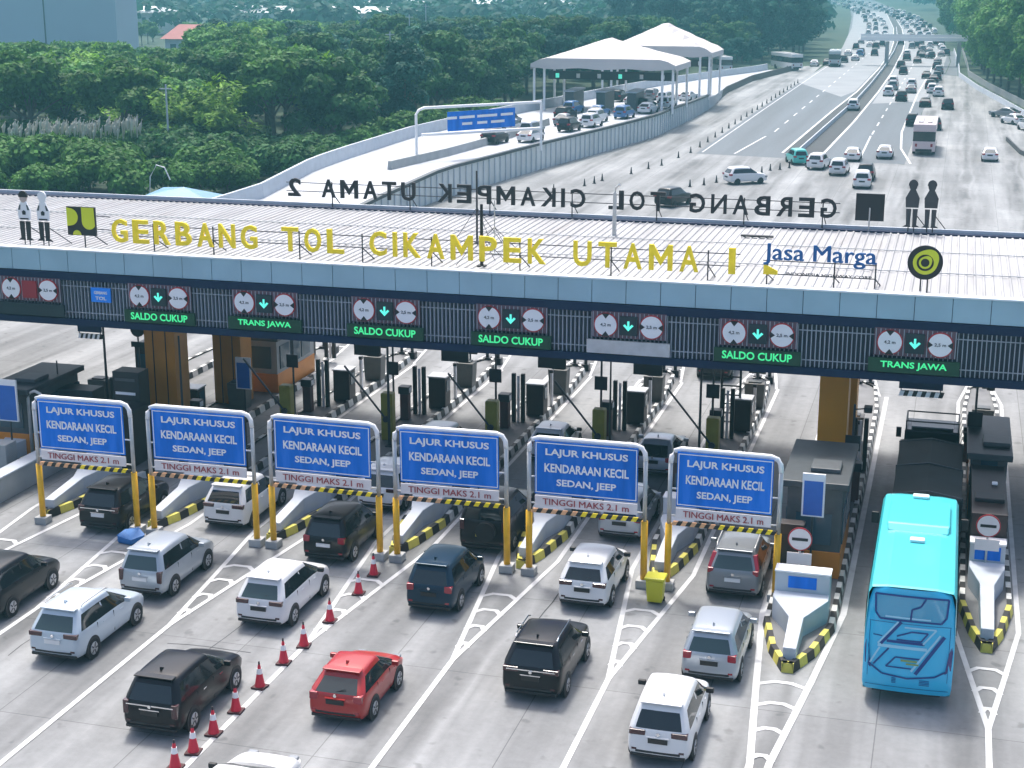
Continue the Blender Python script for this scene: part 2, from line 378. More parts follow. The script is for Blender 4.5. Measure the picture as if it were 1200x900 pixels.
def island(x, ynose, yend, w, label, flare_y, block_w, block_h, wide=0.):
    t = thing('toll_island', label, 'traffic island', (x,ynose,0), group='toll islands between the lanes')
    h = w/2; L = yend-ynose
    out = [(-.18,0),(.18,0),(h*.62,1.3),(h,3.4),(h+wide,7),(h+wide,L-5),(h*.75,L-1),(.15,L),(-.15,L),(-h*.75,L-1),(-h,L-5),(-h,3.4),(-h*.62,1.3)]
    mb = MB(); kerb(mb, out, .3, 3.2); mb.build('kerb', t)
    inn = [(px*.82,.25+py*(L-.5)/L) for px,py in out]
    mb = MB(); mb.prism(inn, .0, .22, M_CONCD); mb.build('deck', t)
    # pale precast crash wedge: narrow tongue rising from the nose, then flaring into a block
    f = flare_y; b = block_w/2
    sec = [(.45,.20,.62),(f,.23,.86),(f+1.25,b,.98),(f+1.7,b,1.0)]
    vs = []; fs = []
    for y,hw,z in sec: vs += [(-hw,y,.2),(hw,y,.2),(hw,y,z),(-hw,y,z)]
    for i in range(len(sec)-1):
        o = i*4
        fs += [(o+1,o+5,o+6,o+2),(o+2,o+6,o+7,o+3),(o+3,o+7,o+4,o)]
    fs += [(0,1,2,3), (len(vs)-4,len(vs)-1,len(vs)-2,len(vs)-3)]
    mb = MB(); mb.box(-b,b,f+1.25+.46,f+2.3,.2,block_h,M_CONCW); mb.box(-b-.02,b+.02,f+1.25+.44,f+2.32,block_h+.002,block_h+.07,M_SWHITE); mb.build('block',t,bevel=.02)
    mb = MB(); mb.add(vs, fs, M_CONCW); mb.build('crash_wedge', t, bevel=.03)
    return t
for i, x in enumerate(ISL):
    t = island(x, 49.2, 77.5, 1.75, f'striped kerb island behind the {ordn[i]} yellow sign post footing from the left' if i else
           'striped kerb island with pale crash wedge beside the leftmost yellow sign post', 2.6, 1.25, 1.6, wide=.95 if i == 0 else 0)
    gore(x, 48.2, 41.4, 18, 1.08)
RX = -3.75
t = island(RX, 43.3, 78, 2.3, 'widest striped kerb island, with grey booth, left of the turquoise bus', 2.3, 1.75, 1.62)
mb = MB(); mb.box(-.45,.45,2.3+1.695,2.3+1.706,1.12,1.52,M_BLUE); mb.build('blue_label', t)
ribbon_strip(mk, [(-4.05,20),(-4.1,37.5),(-4.55,42.4),(-5.0,47.5),(-5.05,76)], .2, .016, M_WHITE)
ribbon_strip(mk, [(-3.75,34),(-3.6,37.6),(-3.0,42.8),(-2.45,48.2),(-2.4,76)], .2, .016, M_WHITE)
for k, y in enumerate((36.5,38,39.6,41.2,42.6)):
    l = -4.05-(y-36.5)*.085; r = -3.7+(y-36.5)*.115
    ribbon_strip(mk, [(l,y-.3),(l*.65+r*.35,y),(l*.35+r*.65,y),(r,y-.3)], .18, .016, M_WHITE)
t = island(2.0, 46.4, 79, 1.75, 'dark striped kerb island with grey crash wedge right of the turquoise bus', 3.6, 1.15, 1.6)
mb = MB(); mb.box(-.42,.42,3.6+1.695,3.6+1.706,1.06,1.54,M_BLUE); mb.build('blue_label', t)
gore(2.0, 46.2, 41.2, 18, 1.0)
t = island(7.6, 47, 79, 1.8, 'striped kerb island with crash wedge beyond the right edge of the bus lanes', 2.6, 1.25, 1.6); gore(7.6, 46.2, 41.2, 18, 1.0)
t = island(-37.9, 52, 78, 1.7, 'striped kerb island behind the low concrete wall at far left', 2.6, 1.25, 1.6)
# exit side painted lines behind the islands
for x in ISL + [RX, 2.0]:
    ribbon_strip(mk, [(x-1.0,76),(x,84)], .14, .016, M_WHITE); ribbon_strip(mk, [(x+1.0,76),(x,84)], .14, .016, M_WHITE)
    for k in range(3): ribbon_strip(mk, [(x-.7+k*.2,78.6+k*1.6),(x+.7-k*.2,78.6+k*1.6)], .18, .016, M_WHITE)
ck = MB(); random.seed(77)
M_CRACK = mat('crack_seal',(.045,.047,.05),.85,var=.3)
for x0,y0,n_,dx in ((-21.3,37,8,.05),(.7,33,7,-.02),(-26.9,38,6,.03),(-11.9,44.2,5,.02)):
    pl = [(x0+random.uniform(-.06,.06)+dx*k,y0+k*.8) for k in range(n_)]; ribbon_strip(ck, pl, random.uniform(.025,.05), .0062, M_CRACK)
for x0,y0,n_ in ((-22.6,40.2,5),(-3.2,36.2,6)):
    pl = [(x0+k*.7,y0+random.uniform(-.07,.07)) for k in range(n_)]; ribbon_strip(ck, pl, .03, .0062, M_CRACK)
ck.build('road_cracks'); tag(bpy.data.objects['road_cracks'], kind='structure')
random.seed(11)
mk.build('road_markings'); tag(bpy.data.objects['road_markings'], kind='structure')

# low concrete wall left of the first lane
mb = MB(); mb.prism([(-35.75,43.5),(-35.25,43.5),(-35.25,66),(-35.75,66)], 0, 1.0, M_CONCM); mb.box(-35.85,-35.15,43.4,66.1,1.0,1.09,M_CONCW)
tag(mb.build('concrete_wall', bevel=.03), 'low grey concrete wall along the left side of the first lane', 'wall')

# ------------------------------------------------------------------ toll gate canopy
GY = 55.7; GX0, GX1 = -66, 30
gate = thing('toll_gate', 'long white roofed toll gate canopy with pale blue fascia spanning all lanes', 'toll gate', (-18,GY,0))
def gp(mb, name, **k):
    o = mb.build(name, gate, **k); o.location = (18,-GY,0); return o
mb = MB(); x = GX0; 
NX = int((GX1-GX0)/.32)
prof = [(0,0),(.10,0),(.13,.045),(.19,.045),(.22,0)]
vs = []; 
for k in range(NX):
    for dx,dz in prof: vs.append((GX0+k*.32+dx, dz))
V2 = [(x,56.0,9.06+z) for x,z in vs] + [(x,69.8,9.12+z) for x,z in vs]; n2 = len(vs)
mb.add(V2, [(i,i+1,n2+i+1,n2+i) for i in range(n2-1)], M_ROOF)
mb.box(GX0,GX1,56.0,69.8,8.6,8.9,M_NAVY)
gp(mb, 'roof')
mb = MB(); mb.box(-8.7,-7.3,66.9,67.15,9.17,9.24,M_DGREY); gp(mb,'roof_vent')
mb = MB()
for yy in (60.6,65.2): mb.box(GX0,GX1,yy,yy+.05,9.14,9.175,M_STEEL)
gp(mb,'roof_lap')
mb = MB(); mb.box(GX0,GX1,69.82,70.15,8.5,9.2,M_NAVY); mb.box(GX0,GX1,70.17,70.3,8.5,9.34,M_CONCW); gp(mb,'gutter')
mb = MB(); x = GX0
while x < GX1:
    mb.box(x+.012,x+1.30-.012,55.62,55.9,8.33,9.2,M_LBLUE); x += 1.30
mb.box(GX0,GX1,55.66,55.98,8.32,9.15,M_NAVY); mb.box(GX0,GX1,55.58,56.02,9.203,9.26,mat('white_flashing',(.68,.74,.78),.4))
gp(mb,'fascia')
mb = MB(); mb.box(GX0,GX1,55.56,55.95,7.98,8.30,M_NAVY); mb.box(GX0,GX1,55.56,55.95,6.08,6.36,M_NAVY); gp(mb,'edge_beam')
mb = MB(); mb.box(GX0,GX1,55.8,55.9,6.37,7.97,M_GRILLE); x = GX0
while x < GX1:
    mb.box(x,x+.035,55.66,55.79,6.37,7.97,M_FIN); x += .16
for z in (7.72,6.62): mb.box(GX0,GX1,55.63,55.655,z,z+.035,M_FIN)
gp(mb,'grille')
for cx in (-61.5,-32.7,-3.85,24.9):
    for cy,m in ((59.6,M_ORNG_SHADED),(66.0,M_ORNG_SHADED)):
        mb = MB(); hw = .55 if cx > -20 else .72
        mb.box(cx-hw,cx+hw,cy-.6,cy+.6,.2,8.6,m if cx < -20 else mat('orange_cladding_lit',(.66,.28,.012),.5,var=.12,vscale=.6))  # same cladding throughout: left columns coloured as shaded, right ones as lit
        for q in (-.3,.3) if cx < -20 else (): mb.box(cx+q-.02,cx+q+.02,cy-.625,cy-.602,.25,8.55,M_DBROWN)
        gp(mb,'column')
mb = MB()
for yy in (58,61,64,67): mb.box(GX0,GX1,yy-.12,yy+.12,8.1,8.55,M_NAVY)
gp(mb,'ceiling_beam')

# lane signs on the front of the canopy
def round_sign(par, cx, cz, notch, txt):
    mb = MB(); mb.disc((cx,55.50,cz), .46, M_REDB, 'y', .05, 32); o = mb.build('round_sign', par)
    mb = MB(); mb.disc((cx,55.465,cz), .415, M_SWHITE, 'y', .02, 32)
    for s in (-1,1):
        if notch == 'v': tri = [(cx-.16,cz+s*.44),(cx+.16,cz+s*.44),(cx,cz+s*.24)]
        else: tri = [(cx+s*.44,cz-.14),(cx+s*.44,cz+.14),(cx+s*.25,cz)]
        vs = [(a,55.45,b) for a,b in tri]+[(a,55.444,b) for a,b in tri]
        mb.add(vs,[(0,1,2),(3,5,4),(0,3,4,1),(1,4,5,2),(2,5,3,0)],M_BLK)
    text_into(mb, txt, (cx,55.448,cz), .40, .14, M_GREY, .008)
    mb.build('sign_face', o)
def lane_sign(x, text, state, label):
    t = thing('lane_sign', label, 'lane sign', (x,55.5,6.4), group='electronic lane signs along the canopy front')
    def pt(mb,name,par=None):
        o = mb.build(name, par or t)
        return o
    base = MB(); base.box(-1.42,1.42,-.02+55.56-55.5,.1,.62,1.62,M_BACKP)
    for k in range(18): base.box(-1.38+k*.162,-1.35+k*.162,.025,.04,.64,1.6,M_FIN)
    base.build('backing_panel', t)
    def shift(o): o.location = (-x,-55.5,-6.4); return o
    z = 6.4+1.12
    for s,nt_,tx in ((-1,'v','4,2 m'),(1,'h','2,5 m')):
        n0 = len(bpy.data.objects); round_sign(t, x+s*.87, z, nt_, tx)
    for c in list(t.children):
        if c.name.startswith('round_sign'): shift(c)
    mb = MB(); mb.box(x-.33,x+.33,55.44,55.52,z-.36,z+.36,M_LEDR if state=='x' else M_LEDK); p = shift(mb.build('arrow_panel', t))
    if state != 'x':
        mb = MB(); m = M_LEDC
        mb.box(x-.04,x+.04,55.425,55.437,z-.08,z+.19,m)
        for s in (-1,1):
            a = [(x,z-.19),(x+s*.20,z+.02),(x+s*.13,z+.07),(x,z-.06)]
            vs=[(q,55.424,w) for q,w in a]+[(q,55.438,w) for q,w in a]
            mb.add(vs,[(0,1,2,3),(7,6,5,4),(0,4,5,1),(1,5,6,2),(2,6,7,3),(3,7,4,0)],m)
        mb.build('arrow', p)
    mb = MB(); zz = 6.4+.30
    mb.box(x-1.58,x+1.58,55.42,55.53,zz-.27,zz+.24, M_LEDP if text else (M_STEEL if state=='blank' else M_LEDK))
    p = shift(mb.build('text_panel', t))
    if text:
        mb = MB(); text_into(mb, text, (x,55.41,zz), 2.55 if len(text) > 10 else 2.3, .30, M_LEDG, .012); mb.build('lettering', p)
    return t
LS = [(-36.6,None,'x','dark lane sign with red square panel at the far left end of the canopy'),
      (-30.65,'SALDO CUKUP','g','dim green SALDO CUKUP lane sign above the two brown columns'),
      (-26.0,'TRANS JAWA','g','green TRANS JAWA lane sign above the orange booth'),
      (-20.9,'SALDO CUKUP','g','green SALDO CUKUP lane sign next right of the TRANS JAWA sign'),
      (-15.8,'SALDO CUKUP','g','bright green SALDO CUKUP lane sign above the fourth blue board'),
      (-11.25,None,'blank','lane sign with green arrow over a blank silver strip'),
      (-6.45,'SALDO CUKUP','g','green SALDO CUKUP lane sign beside the right hand orange column'),
      (-.9,'TRANS JAWA','g','green TRANS JAWA lane sign above the bus lane'),
      (4.9,'TRANS JAWA','g','green TRANS JAWA lane sign past the right end of the view')]
for a in LS: lane_sign(*a)
mb = MB(); mb.box(-33.75,-32.85,55.5,55.55,7.15,7.75,mat('bright_blue_panel',(.02,.25,.85),.35)); 
o = mb.build('blue_notice'); tag(o,'small bright blue notice on the canopy grille at far left','sign')
mb = MB(); text_into(mb,'GERBANG',(-33.3,55.49,7.55),.6,.12,M_SWHITE,.008); text_into(mb,'TOL',(-33.3,55.49,7.32),.5,.14,M_SWHITE,.008); mb.build('lettering',o)

# hanging height boards under the canopy
for x,w,y,lab in ((-.6,1.55,56.6,'navy height board with striped edge hanging over the bus lane'),(-34.6,1.1,56.6,'navy height board with striped edge hanging at far left')):
    t = thing('height_board', lab, 'height board', (x,y,5.3), group='striped height boards under the canopy')
    mb = MB(); mb.box(-w*.5,w*.5,-.04,.04,.28,.8,M_NAVY); mb.build('board',t)
    mb = MB(); k = 10
    for i in range(k):
        a = -w*.5+w*i/k; b = a+w/k; mb.add([(a,-.05,0),(b,-.05,0),(b+.06,-.05,.2),(a+.06,-.05,.2),(a,.05,0),(b,.05,0),(b+.06,.05,.2),(a+.06,.05,.2)],[(0,1,2,3),(5,4,7,6),(3,2,6,7),(1,0,4,5)], M_BLK if i%2 else M_SWHITE)
    mb.build('hazard_strip',t)
    mb = MB()
    for s in (-1,1): mb.tube([(s*w*.45,0,.2),(s*w*.45,0,.9)],.02,M_DSTEEL,6)
    mb.build('hanger',t)
for i,(x,lab) in enumerate(((-20.5,'fourth'),(-24.6,'small dark'),(-16.1,'fifth'),(-11.9,'sixth'))):
    mb = MB(); mb.box(-.62,.62,-.06,.06,0,.62,M_DGREY)
    for s in (-1,1): mb.tube([(s*.4,0,.5),(s*.4,0,4.4)],.025,M_DSTEEL,6)
    o = mb.build('hanging_board',bevel=.01); o.location=(x,63,3.72)
    tag(o, ['plain dark board hanging behind the canopy over the third open lane','plain dark board hanging over the second lane from the left column','plain dark board hanging behind the canopy left of the blank silver lane sign','plain dark board hanging behind the blank silver lane sign'][i],'hanging board',group='dark boards under the canopy')

# ------------------------------------------------------------------ lettering and figures on the roof
def rails(par, x0, x1, y, zs, legs, zf, m=M_DSTEEL, back=1):
    mb = MB()
    for z in zs: mb.tube([(x0,y+.09,z),(x1,y+.09,z)],.022,m,6)
    mb.build('rail',par)
    for x in legs:
        mb = MB(); mb.tube([(x,y+.09,zs[-1]+.1),(x,y+.09,zf)],.03,m,6); mb.tube([(x,y+.075,zs[0]),(x+.15,y+back*1.0,zf)],.026,m,6); mb.build('support',par)
def roof_text(text, x0, x1, y, z, h, m, label, legs, mirror=False, zf=9.1, wid=None):
    t = thing('roof_lettering', label, 'sign lettering', ((x0+x1)/2,y,zf))
    vs, fs = text_geo(text)
    # letter by letter, spaced as the word would be set
    adv = {'I':.46,'1':.6,' ':.85,'M':1.2,'2':.95}
    tot = sum(adv.get(c,1.) for c in text); cur = 0; u = (x1-x0)/tot
    for c in text:
        a = adv.get(c,1.)
        if c != ' ':
            xc = x0+(cur+a/2)*u if not mirror else x1-(cur+a/2)*u
            mb = MB(); text_into(mb, c, (0,0,0), u*(.17 if c == 'I' else (a-.34 if c == '1' else a-.28)), h, m, .12, mirror)
            o = mb.build('letter', t); o.location = (xc-(x0+x1)/2, 0, z+h/2-zf)
        cur += a
    n0 = set(t.children); rails(t, x0-(x0+x1)/2, x1-(x0+x1)/2, 0, [z+h*.28-zf, z+h*.75-zf], [l-(x0+x1)/2 for l in legs], -.03)
    return t
YF = 57.0
t = roof_text('GERBANG TOL CIKAMPEK UTAMA 1', -33.6, -7.4, YF, 9.40, .98, M_LETY, 'big yellow GERBANG TOL CIKAMPEK UTAMA 1 lettering along the front of the roof',
          [-31.6,-28.9,-25.1,-22.4,-19.5,-15.9,-12.3,-8.6])
t = roof_text('GERBANG TOL CIKAMPEK UTAMA 2', -31.4, -4.75, 70.0, 9.66, .88, M_LETK, 'black mirrored GERBANG TOL CIKAMPEK UTAMA 2 lettering along the back of the roof',
          [-29,-25,-21,-17,-13,-9,-5.5], mirror=True)
t = thing('company_lettering','blue Jasa Marga lettering with small yellow mark on the right of the roof','sign lettering',(-4.5,YF,9.1))
mb = MB(); text_into(mb,'Jasa Marga',(0,0,1.12),4.05,.80,M_LETB,.1); mb.build('lettering',t)
mb = MB(); text_into(mb,'INDONESIA HIGHWAY CORP',(.35,0,.42),3.1,.11,M_DSTEEL,.04); mb.build('small_lettering',t)
mb = MB(); mb.prism([(-2.02,-.05),(-1.5,-.05),(-1.5,.05),(-2.02,.05)],.36,[.75,.5,.5,.75],M_LETY); mb.build('yellow_mark',t)
rails(t,-2.05,2.05,0,[.36,.86],[-1.9,0.55,2.02],-.03)
# round emblem
t = thing('round_emblem','round black emblem with lime swirl at the right end of the roof','emblem',(-.76,YF,9.1))
mb = MB(); mb.disc((0,0,1.08),.62,M_BLK,'y',.12,40); mb.build('disc',t)
mb = MB(); q = 40
for r0,r1 in ((.30,.43),(.15,.22)):
    for i in range(q):
        a0 = 2*math.pi*i/q; a1 = 2*math.pi*(i+1)/q; g0 = 1+.28*max(0,math.cos(a0-.85))**4; g1 = 1+.28*max(0,math.cos(a1-.85))**4
        mb.add([(r0*math.cos(a0),-.07,1.08+r0*math.sin(a0)),(r1*g0*math.cos(a0),-.07,1.08+r1*g0*math.sin(a0)),(r1*g1*math.cos(a1),-.07,1.08+r1*g1*math.sin(a1)),(r0*math.cos(a1),-.07,1.08+r0*math.sin(a1))],[(0,1,2,3)],M_LIME)
mb.build('swirl',t)
mb = MB(); 
for s in (-.12,.12): mb.tube([(s,.1,.6),(s,.1,-.03)],.03,M_DSTEEL,6)
mb.build('support',t)
# square ministry emblem
t = thing('square_emblem','square lime and black emblem left of the yellow roof lettering','emblem',(-34.85,YF,9.1))
mb = MB(); mb.box(-.66,.66,-.05,.05,.52,1.72,M_BLK); mb.build('panel',t)
mb = MB()
def arc(cx,cz,r,a0,a1,n=14): return [(cx+r*math.cos(a0+(a1-a0)*i/n),cz+r*math.sin(a0+(a1-a0)*i/n)) for i in range(n+1)]
def flat(poly): mb.add([(x,-.06,z) for x,z in poly],[tuple(range(len(poly)))],M_LIME)
flat([(-.66,1.68)]+arc(-.50,1.29,.36,R(80),R(-80))+[(-.66,.9)])
flat([(.04,1.70)]+arc(.36,1.10,.32,R(180),R(330))+[(.62,1.70)])
flat(arc(-.22,.54,.2,R(180),R(0)))
mb.build('emblem_shape',t)
mb = MB(); mb.tube([(.05,.08,.6),(.05,.08,-.03)],.03,M_DSTEEL,6); mb.tube([(.45,.08,.55),(.65,.9,-.03)],.026,M_DSTEEL,6); mb.tube([(.66,.08,1.35),(1.3,.08,1.33)],.022,M_DSTEEL,6); mb.tube([(.66,.08,.8),(1.3,.08,.78)],.022,M_DSTEEL,6); mb.build('support',t)
# greeting figures: flat painted boards
M_FW = mat('figure_white',(.72,.73,.75),.5); M_FS = mat('figure_skin',(.45,.36,.32),.5)
def figure(x, y, zf, label, facing, veil):
    t = thing('figure_board', label, 'figure board', (x,y,zf))
    fm = [M_FW,M_BLK,M_FS] if facing else [M_DSTEEL]*3
    mb = MB()
    sh = [(-.27,1.08),(.27,1.08),(.30,1.5),(.12,1.86),(-.12,1.86),(-.30,1.5)]
    mb.prism([(a,b) for a,b in sh],-.03,.03,fm[0])
    for s in (-1,1): mb.prism([(s*.05,.30),(s*.22,.30),(s*.25,1.02),(s*.03,1.02)] if s>0 else [(s*.22,.30),(s*.05,.30),(s*.03,1.02),(s*.25,1.02)],-.03,.03,fm[1])
    for s in (-1,1): mb.prism([(s*.05-.02,.22),(s*.05+s*.32,.22),(s*.05+s*.2,.3),(s*.05,.3)] if s>0 else [(s*.05+s*.32,.22),(s*.05+.02,.22),(s*.05,.3),(s*.05+s*.2,.3)],-.03,.03,fm[1])
    if facing:
        mb.prism([(-.2,1.1),(.2,1.1),(.2,1.16),(-.2,1.16)],-.045,.02,M_BLK)
        mb.prism([(-.07,1.3),(.07,1.3),(.09,1.43),(0,1.5),(-.09,1.43)],-.045,.02,M_BLK)
        for s in (-1,1): mb.prism([(s*.22-.05,1.5),(s*.22+.05,1.5),(s*.16+.03,1.72),(s*.16-.03,1.72)],-.045,.02,M_GREY)
    mb.v = [(a,c,b) for a,b,c in mb.v]; mb.build('body',t)
    mb = MB(); ring = [(.17*math.cos(2*math.pi*i/16),2.02+.21*math.sin(2*math.pi*i/16)) for i in range(16)]
    mb.prism(ring,-.035,.035,fm[2] if not veil else fm[0])
    top = [(.2*math.cos(a),2.08+.23*math.sin(a)) for a in [R(-10+200*i/10) for i in range(11)]]
    mb.prism(top,-.05,.04,fm[1] if not veil else fm[0])
    mb.v = [(a,c,b) for a,b,c in mb.v]; mb.build('head',t)
    mb = MB()
    for s in (-1,1): mb.tube([(s*.12,.07,.9),(s*.12,.07,0)],.025,M_DSTEEL,6)
    mb.tube([(.15,.05,.8),(.7,.9,0)],.022,M_DSTEEL,6)
    mb.build('support',t)
figure(-37.55,YF,9.08,'flat cut-out figure in white shirt and dark cap at the left end of the roof',True,False)
figure(-36.65,YF,9.08,'flat cut-out figure with white headscarf and dark trousers left of the square emblem',True,True)
figure(-1.65,70.0,9.2,'dark back of the taller cut-out figure at the back edge of the roof',False,False)
figure(-.85,70.0,9.2,'dark back of the right hand cut-out figure at the back edge of the roof',False,True)
t = thing('square_emblem','plain dark square sign back on a post at the rear roof edge','emblem',(-3.45,70.0,9.1))
mb = MB(); mb.box(-.62,.62,-.05,.05,.52,1.72,M_LETK); mb.build('panel',t)
mb = MB(); mb.tube([(0,-.08,1.1),(0,-.08,-.03)],.035,M_STEEL,6); mb.build('support',t)
# masts on the roof
def mast(x,y,h,r,m,lab,stays=True,arm=False):
    t = thing('roof_mast', lab, 'mast', (x,y,9.08))
    mb = MB(); mb.tube([(0,0,0),(0,0,h)],[r,r*.8],m,8); mb.build('pole',t)
    mb = MB(); mb.box(-.16,.16,-.16,.16,0,.05,m); mb.build('base_plate',t)
    if stays:
        mb = MB()
        for dx,dy in ((-1.0,-.2),(1.0,.4),(.2,1.2)): mb.tube([(0,0,h*.5),(dx,dy,.02)],.014,M_DSTEEL,5)
        mb.build('stay',t)
    if arm:
        mb = MB(); mb.tube([(0,0,h),(0.06,-.05,h+.25),(.25,-.2,h+.4)],.05,m,6); mb.build('arm',t)
mast(-17.6,57.6,2.45,.075,M_BLK,'thick black mast with stays behind the yellow letters')
mast(-19.3,62.5,3.1,.05,M_DSTEEL,'thin grey mast behind the thick black mast')
mast(-17.9,60.4,2.2,.028,M_STEEL,'thin pale mast between the two dark masts')
mast(-14.1,66.0,1.9,.10,M_STEEL,'stout pale post with bent arm near the back of the roof',False,True)

# ------------------------------------------------------------------ height-limit sign portals
def portal(x0, x1, label, skew=0.):
    t = thing('height_limit_portal', label, 'sign portal', ((x0+x1)/2,48.8,0), group='blue height limit portals over the car lanes')
    w = (x1-x0)/2
    for s in (-1,1):
        mb = MB(); mb.tube([(s*w,0,2.35),(s*w,0,4.55)],.075,M_STEEL,10); o = mb.build('post',t,smooth=True)
        mb = MB(); mb.tube([(s*w,0,.28),(s*w,0,2.36)],.115,M_YEL,12); mb.build('yellow_sleeve',o,smooth=True)
        mb = MB(); mb.box(s*w-.24,s*w+.24,-.24,.24,0,.28,M_CONCM); mb.build('footing',o,bevel=.02)
    arcp = [(-w,0,4.5),(-w+.03,0,4.75),(-w+.13,0,4.92),(-w+.35,0,5.0),(w-.35,0,5.0),(w-.13,0,4.92),(w-.03,0,4.75),(w,0,4.5)]
    mb = MB(); mb.tube(arcp,.085,M_SWHITE,10); mb.build('top_bar',t,smooth=True)
    mb = MB(); mb.tube([(-w,0,2.65),(w,0,2.65)],.03,M_STEEL,6); mb.tube([(-w,0,3.6),(w,0,3.6)],.03,M_STEEL,6); mb.build('cross_bar',t)
    p = w-.24; ox = .02
    z0,z1 = 3.04,4.93
    mb = MB(); mb.box(-p,p,-.13,-.08,z0,z1,M_BLUE); b = mb.build('sign_panel',t)
    mb = MB()
    for (a0,a1,c0,c1) in ((-p+.03,p-.03,z1-.08,z1-.05),(-p+.03,p-.03,z0+.05,z0+.08),(-p+.03,-p+.06,z0+.082,z1-.082),(p-.06,p-.03,z0+.082,z1-.082)): mb.box(a0,a1,-.138,-.128,c0,c1,M_SWHITE)
    mb.build('sign_border',b)
    for s,z,wd_ in (('LAJUR KHUSUS',4.53,.80),('KENDARAAN KECIL',4.00,.82),('SEDAN, JEEP',3.46,.58)): mb = MB(); text_into(mb,s,(.02,-.14,z),2*p*wd_,.31,M_SWHITE,.012); mb.build('lettering',b)
    mb = MB(); mb.box(-p,p,-.13,-.08,2.60,2.97,M_SPINK); b = mb.build('height_plate',t)
    mb = MB(); text_into(mb,'TINGGI MAKS 2.1 m',(0,-.14,2.785),2*p*.84,.22,M_RED,.012); mb.build('lettering',b)
    mb = MB(); k = 22; hb = w-.1
    for i in range(k):
        a = -hb+2*hb*i/k; c = a+2*hb/k
        mb.add([(a,-.16,2.36),(c,-.16,2.36),(c+.08,-.16,2.50),(a+.08,-.16,2.50),(a,-.06,2.36),(c,-.06,2.36),(c+.08,-.06,2.50),(a+.08,-.06,2.50)],[(0,1,2,3),(5,4,7,6),(3,2,6,7),(1,0,4,5)], M_BLK if i%2 else (M_LETY if i > 9 else mat('peach_stripe',(.75,.40,.20),.5)))
    mb.build('hazard_bar',t)
    for s in (-1,1):
        mb = MB(); mb.tube([(s*(w-.3),-.1,2.5),(s*(w-.3),-.05,2.66)],.012,M_DSTEEL,5)
    return t
PX = [-32.45]+[x for x in ISL[1:]]
pairs = [(-32.4,-28.4),(-27.7,-23.55),(-22.9,-18.75),(-18.1,-14.05),(-13.25,-9.2),(-8.4,-4.75)]
nm = ['leftmost height limit portal reading LAJUR KHUSUS over the black SUV','second height limit portal from the left, over the white SUV','third height limit portal from the left, over the black car with red lamps',
      'fourth height limit portal, with the dark truck beneath it','fifth height limit portal, over the white car in the lane right of the truck','rightmost height limit portal, over the silver SUV with tall red lamps']
random.seed(3)
for (a,b),l in zip(pairs,nm): portal(a,b,l)
for o in [o for o in C.objects if o.name.startswith('height_limit_portal')]: o.rotation_euler = (0,random.uniform(-.006,.006),random.uniform(-.018,.018))
# yellow wheelie bin between the fifth and sixth portals
t = thing('litter_bin','yellow litter bin with lid at the foot of the paired yellow posts','bin',(-8.55,47.55,0))
mb = MB(); mb.prism([(-.26,-.24),(.26,-.24),(.26,.24),(-.26,.24)],0,.0,M_LIME)
vs=[]; 
for z,k in ((.08,.82),(.85,1.0)): vs += [(-.3*k,-.28*k,z),(.3*k,-.28*k,z),(.3*k,.28*k,z),(-.3*k,.28*k,z)]
mb = MB(); mb.add(vs,[(0,3,2,1),(4,5,6,7),(0,1,5,4),(1,2,6,5),(2,3,7,6),(3,0,4,7)],mat('bin_yellow',(.52,.50,.02),.45)); mb.build('body',t,bevel=.03)
mb = MB(); mb.box(-.34,.34,-.32,.32,.86,.96,MATS['bin_yellow']); mb.build('lid',t,bevel=.03)
mb = MB()
for s in (-1,1): mb.disc((s*.25,.2,.08),.08,M_TYRE,'x',.06,10)
mb.build('wheel',t)
# blue cloth lump at foot of second pair
mb = MB(); mb.prism([(-.45,-.3),(.2,-.42),(.5,.1),(.1,.4),(-.4,.25)],0,[.3,.22,.28,.42,.36],mat('blue_tarp',(.02,.14,.40),.6))
o = mb.build('sandbag',bevel=.08); o.location=(-28.15,47.9,0); tag(o,'blue bag lying at the foot of the second pair of yellow posts','bag')

# ------------------------------------------------------------------ booths, cabinets and lane equipment
def booth(x, y, label, sx=1.9, sy=4.4, h=3.0, wm=None):
    t = thing('toll_booth', label, 'toll booth', (x,y,.22))
    a = sx/2
    mb = MB(); mb.box(-a,a,0,sy,0,.95,M_ORNG); mb.build('lower_panel',t,bevel=.03)
    mb = MB(); mb.box(-a+.03,a-.03,.03,sy-.03,.95,h-.25,wm or M_GREY); w = mb.build('cabin_wall',t)
    for s in (-1,1):
        for k in range(3):
            mb = MB(); y0 = .35+k*1.3; mb.box(s*(a-.005)-.03,s*(a-.005)+.03,y0,y0+1.05,1.15,2.3,M_TWIN); mb.build('window',w)
    mb = MB(); mb.box(-a+.35,a-.35,-.01,.05,1.2,2.3,M_TWIN); mb.build('window',w)
    mb = MB(); mb.box(-a-.18,a+.18,-.3,sy+.25,h-.25,h,mat('booth_roof',(.045,.055,.062),.5,var=.2)); mb.build('roof',t,bevel=.04)
    mb = MB(); mb.box(-.25,.75,.8,1.9,h+.003,h+.16,M_GREY); mb.build('roof_unit',t,bevel=.03)
    return t
booth(-3.75,50.7,'grey roofed booth with orange base on the wide island left of the bus',h=3.5)
booth(-32.2,67.8,'orange sided booth with blue windows behind the brown columns',2.0,4.6,2.9,M_CONCM)
booth(-38.0,55.5,'dark booth on the island behind the low wall at far left',1.8,4.0,3.0)
booth(2.05,58.5,'dark narrow booth on the island right of the truck',1.3,5.0,2.6)
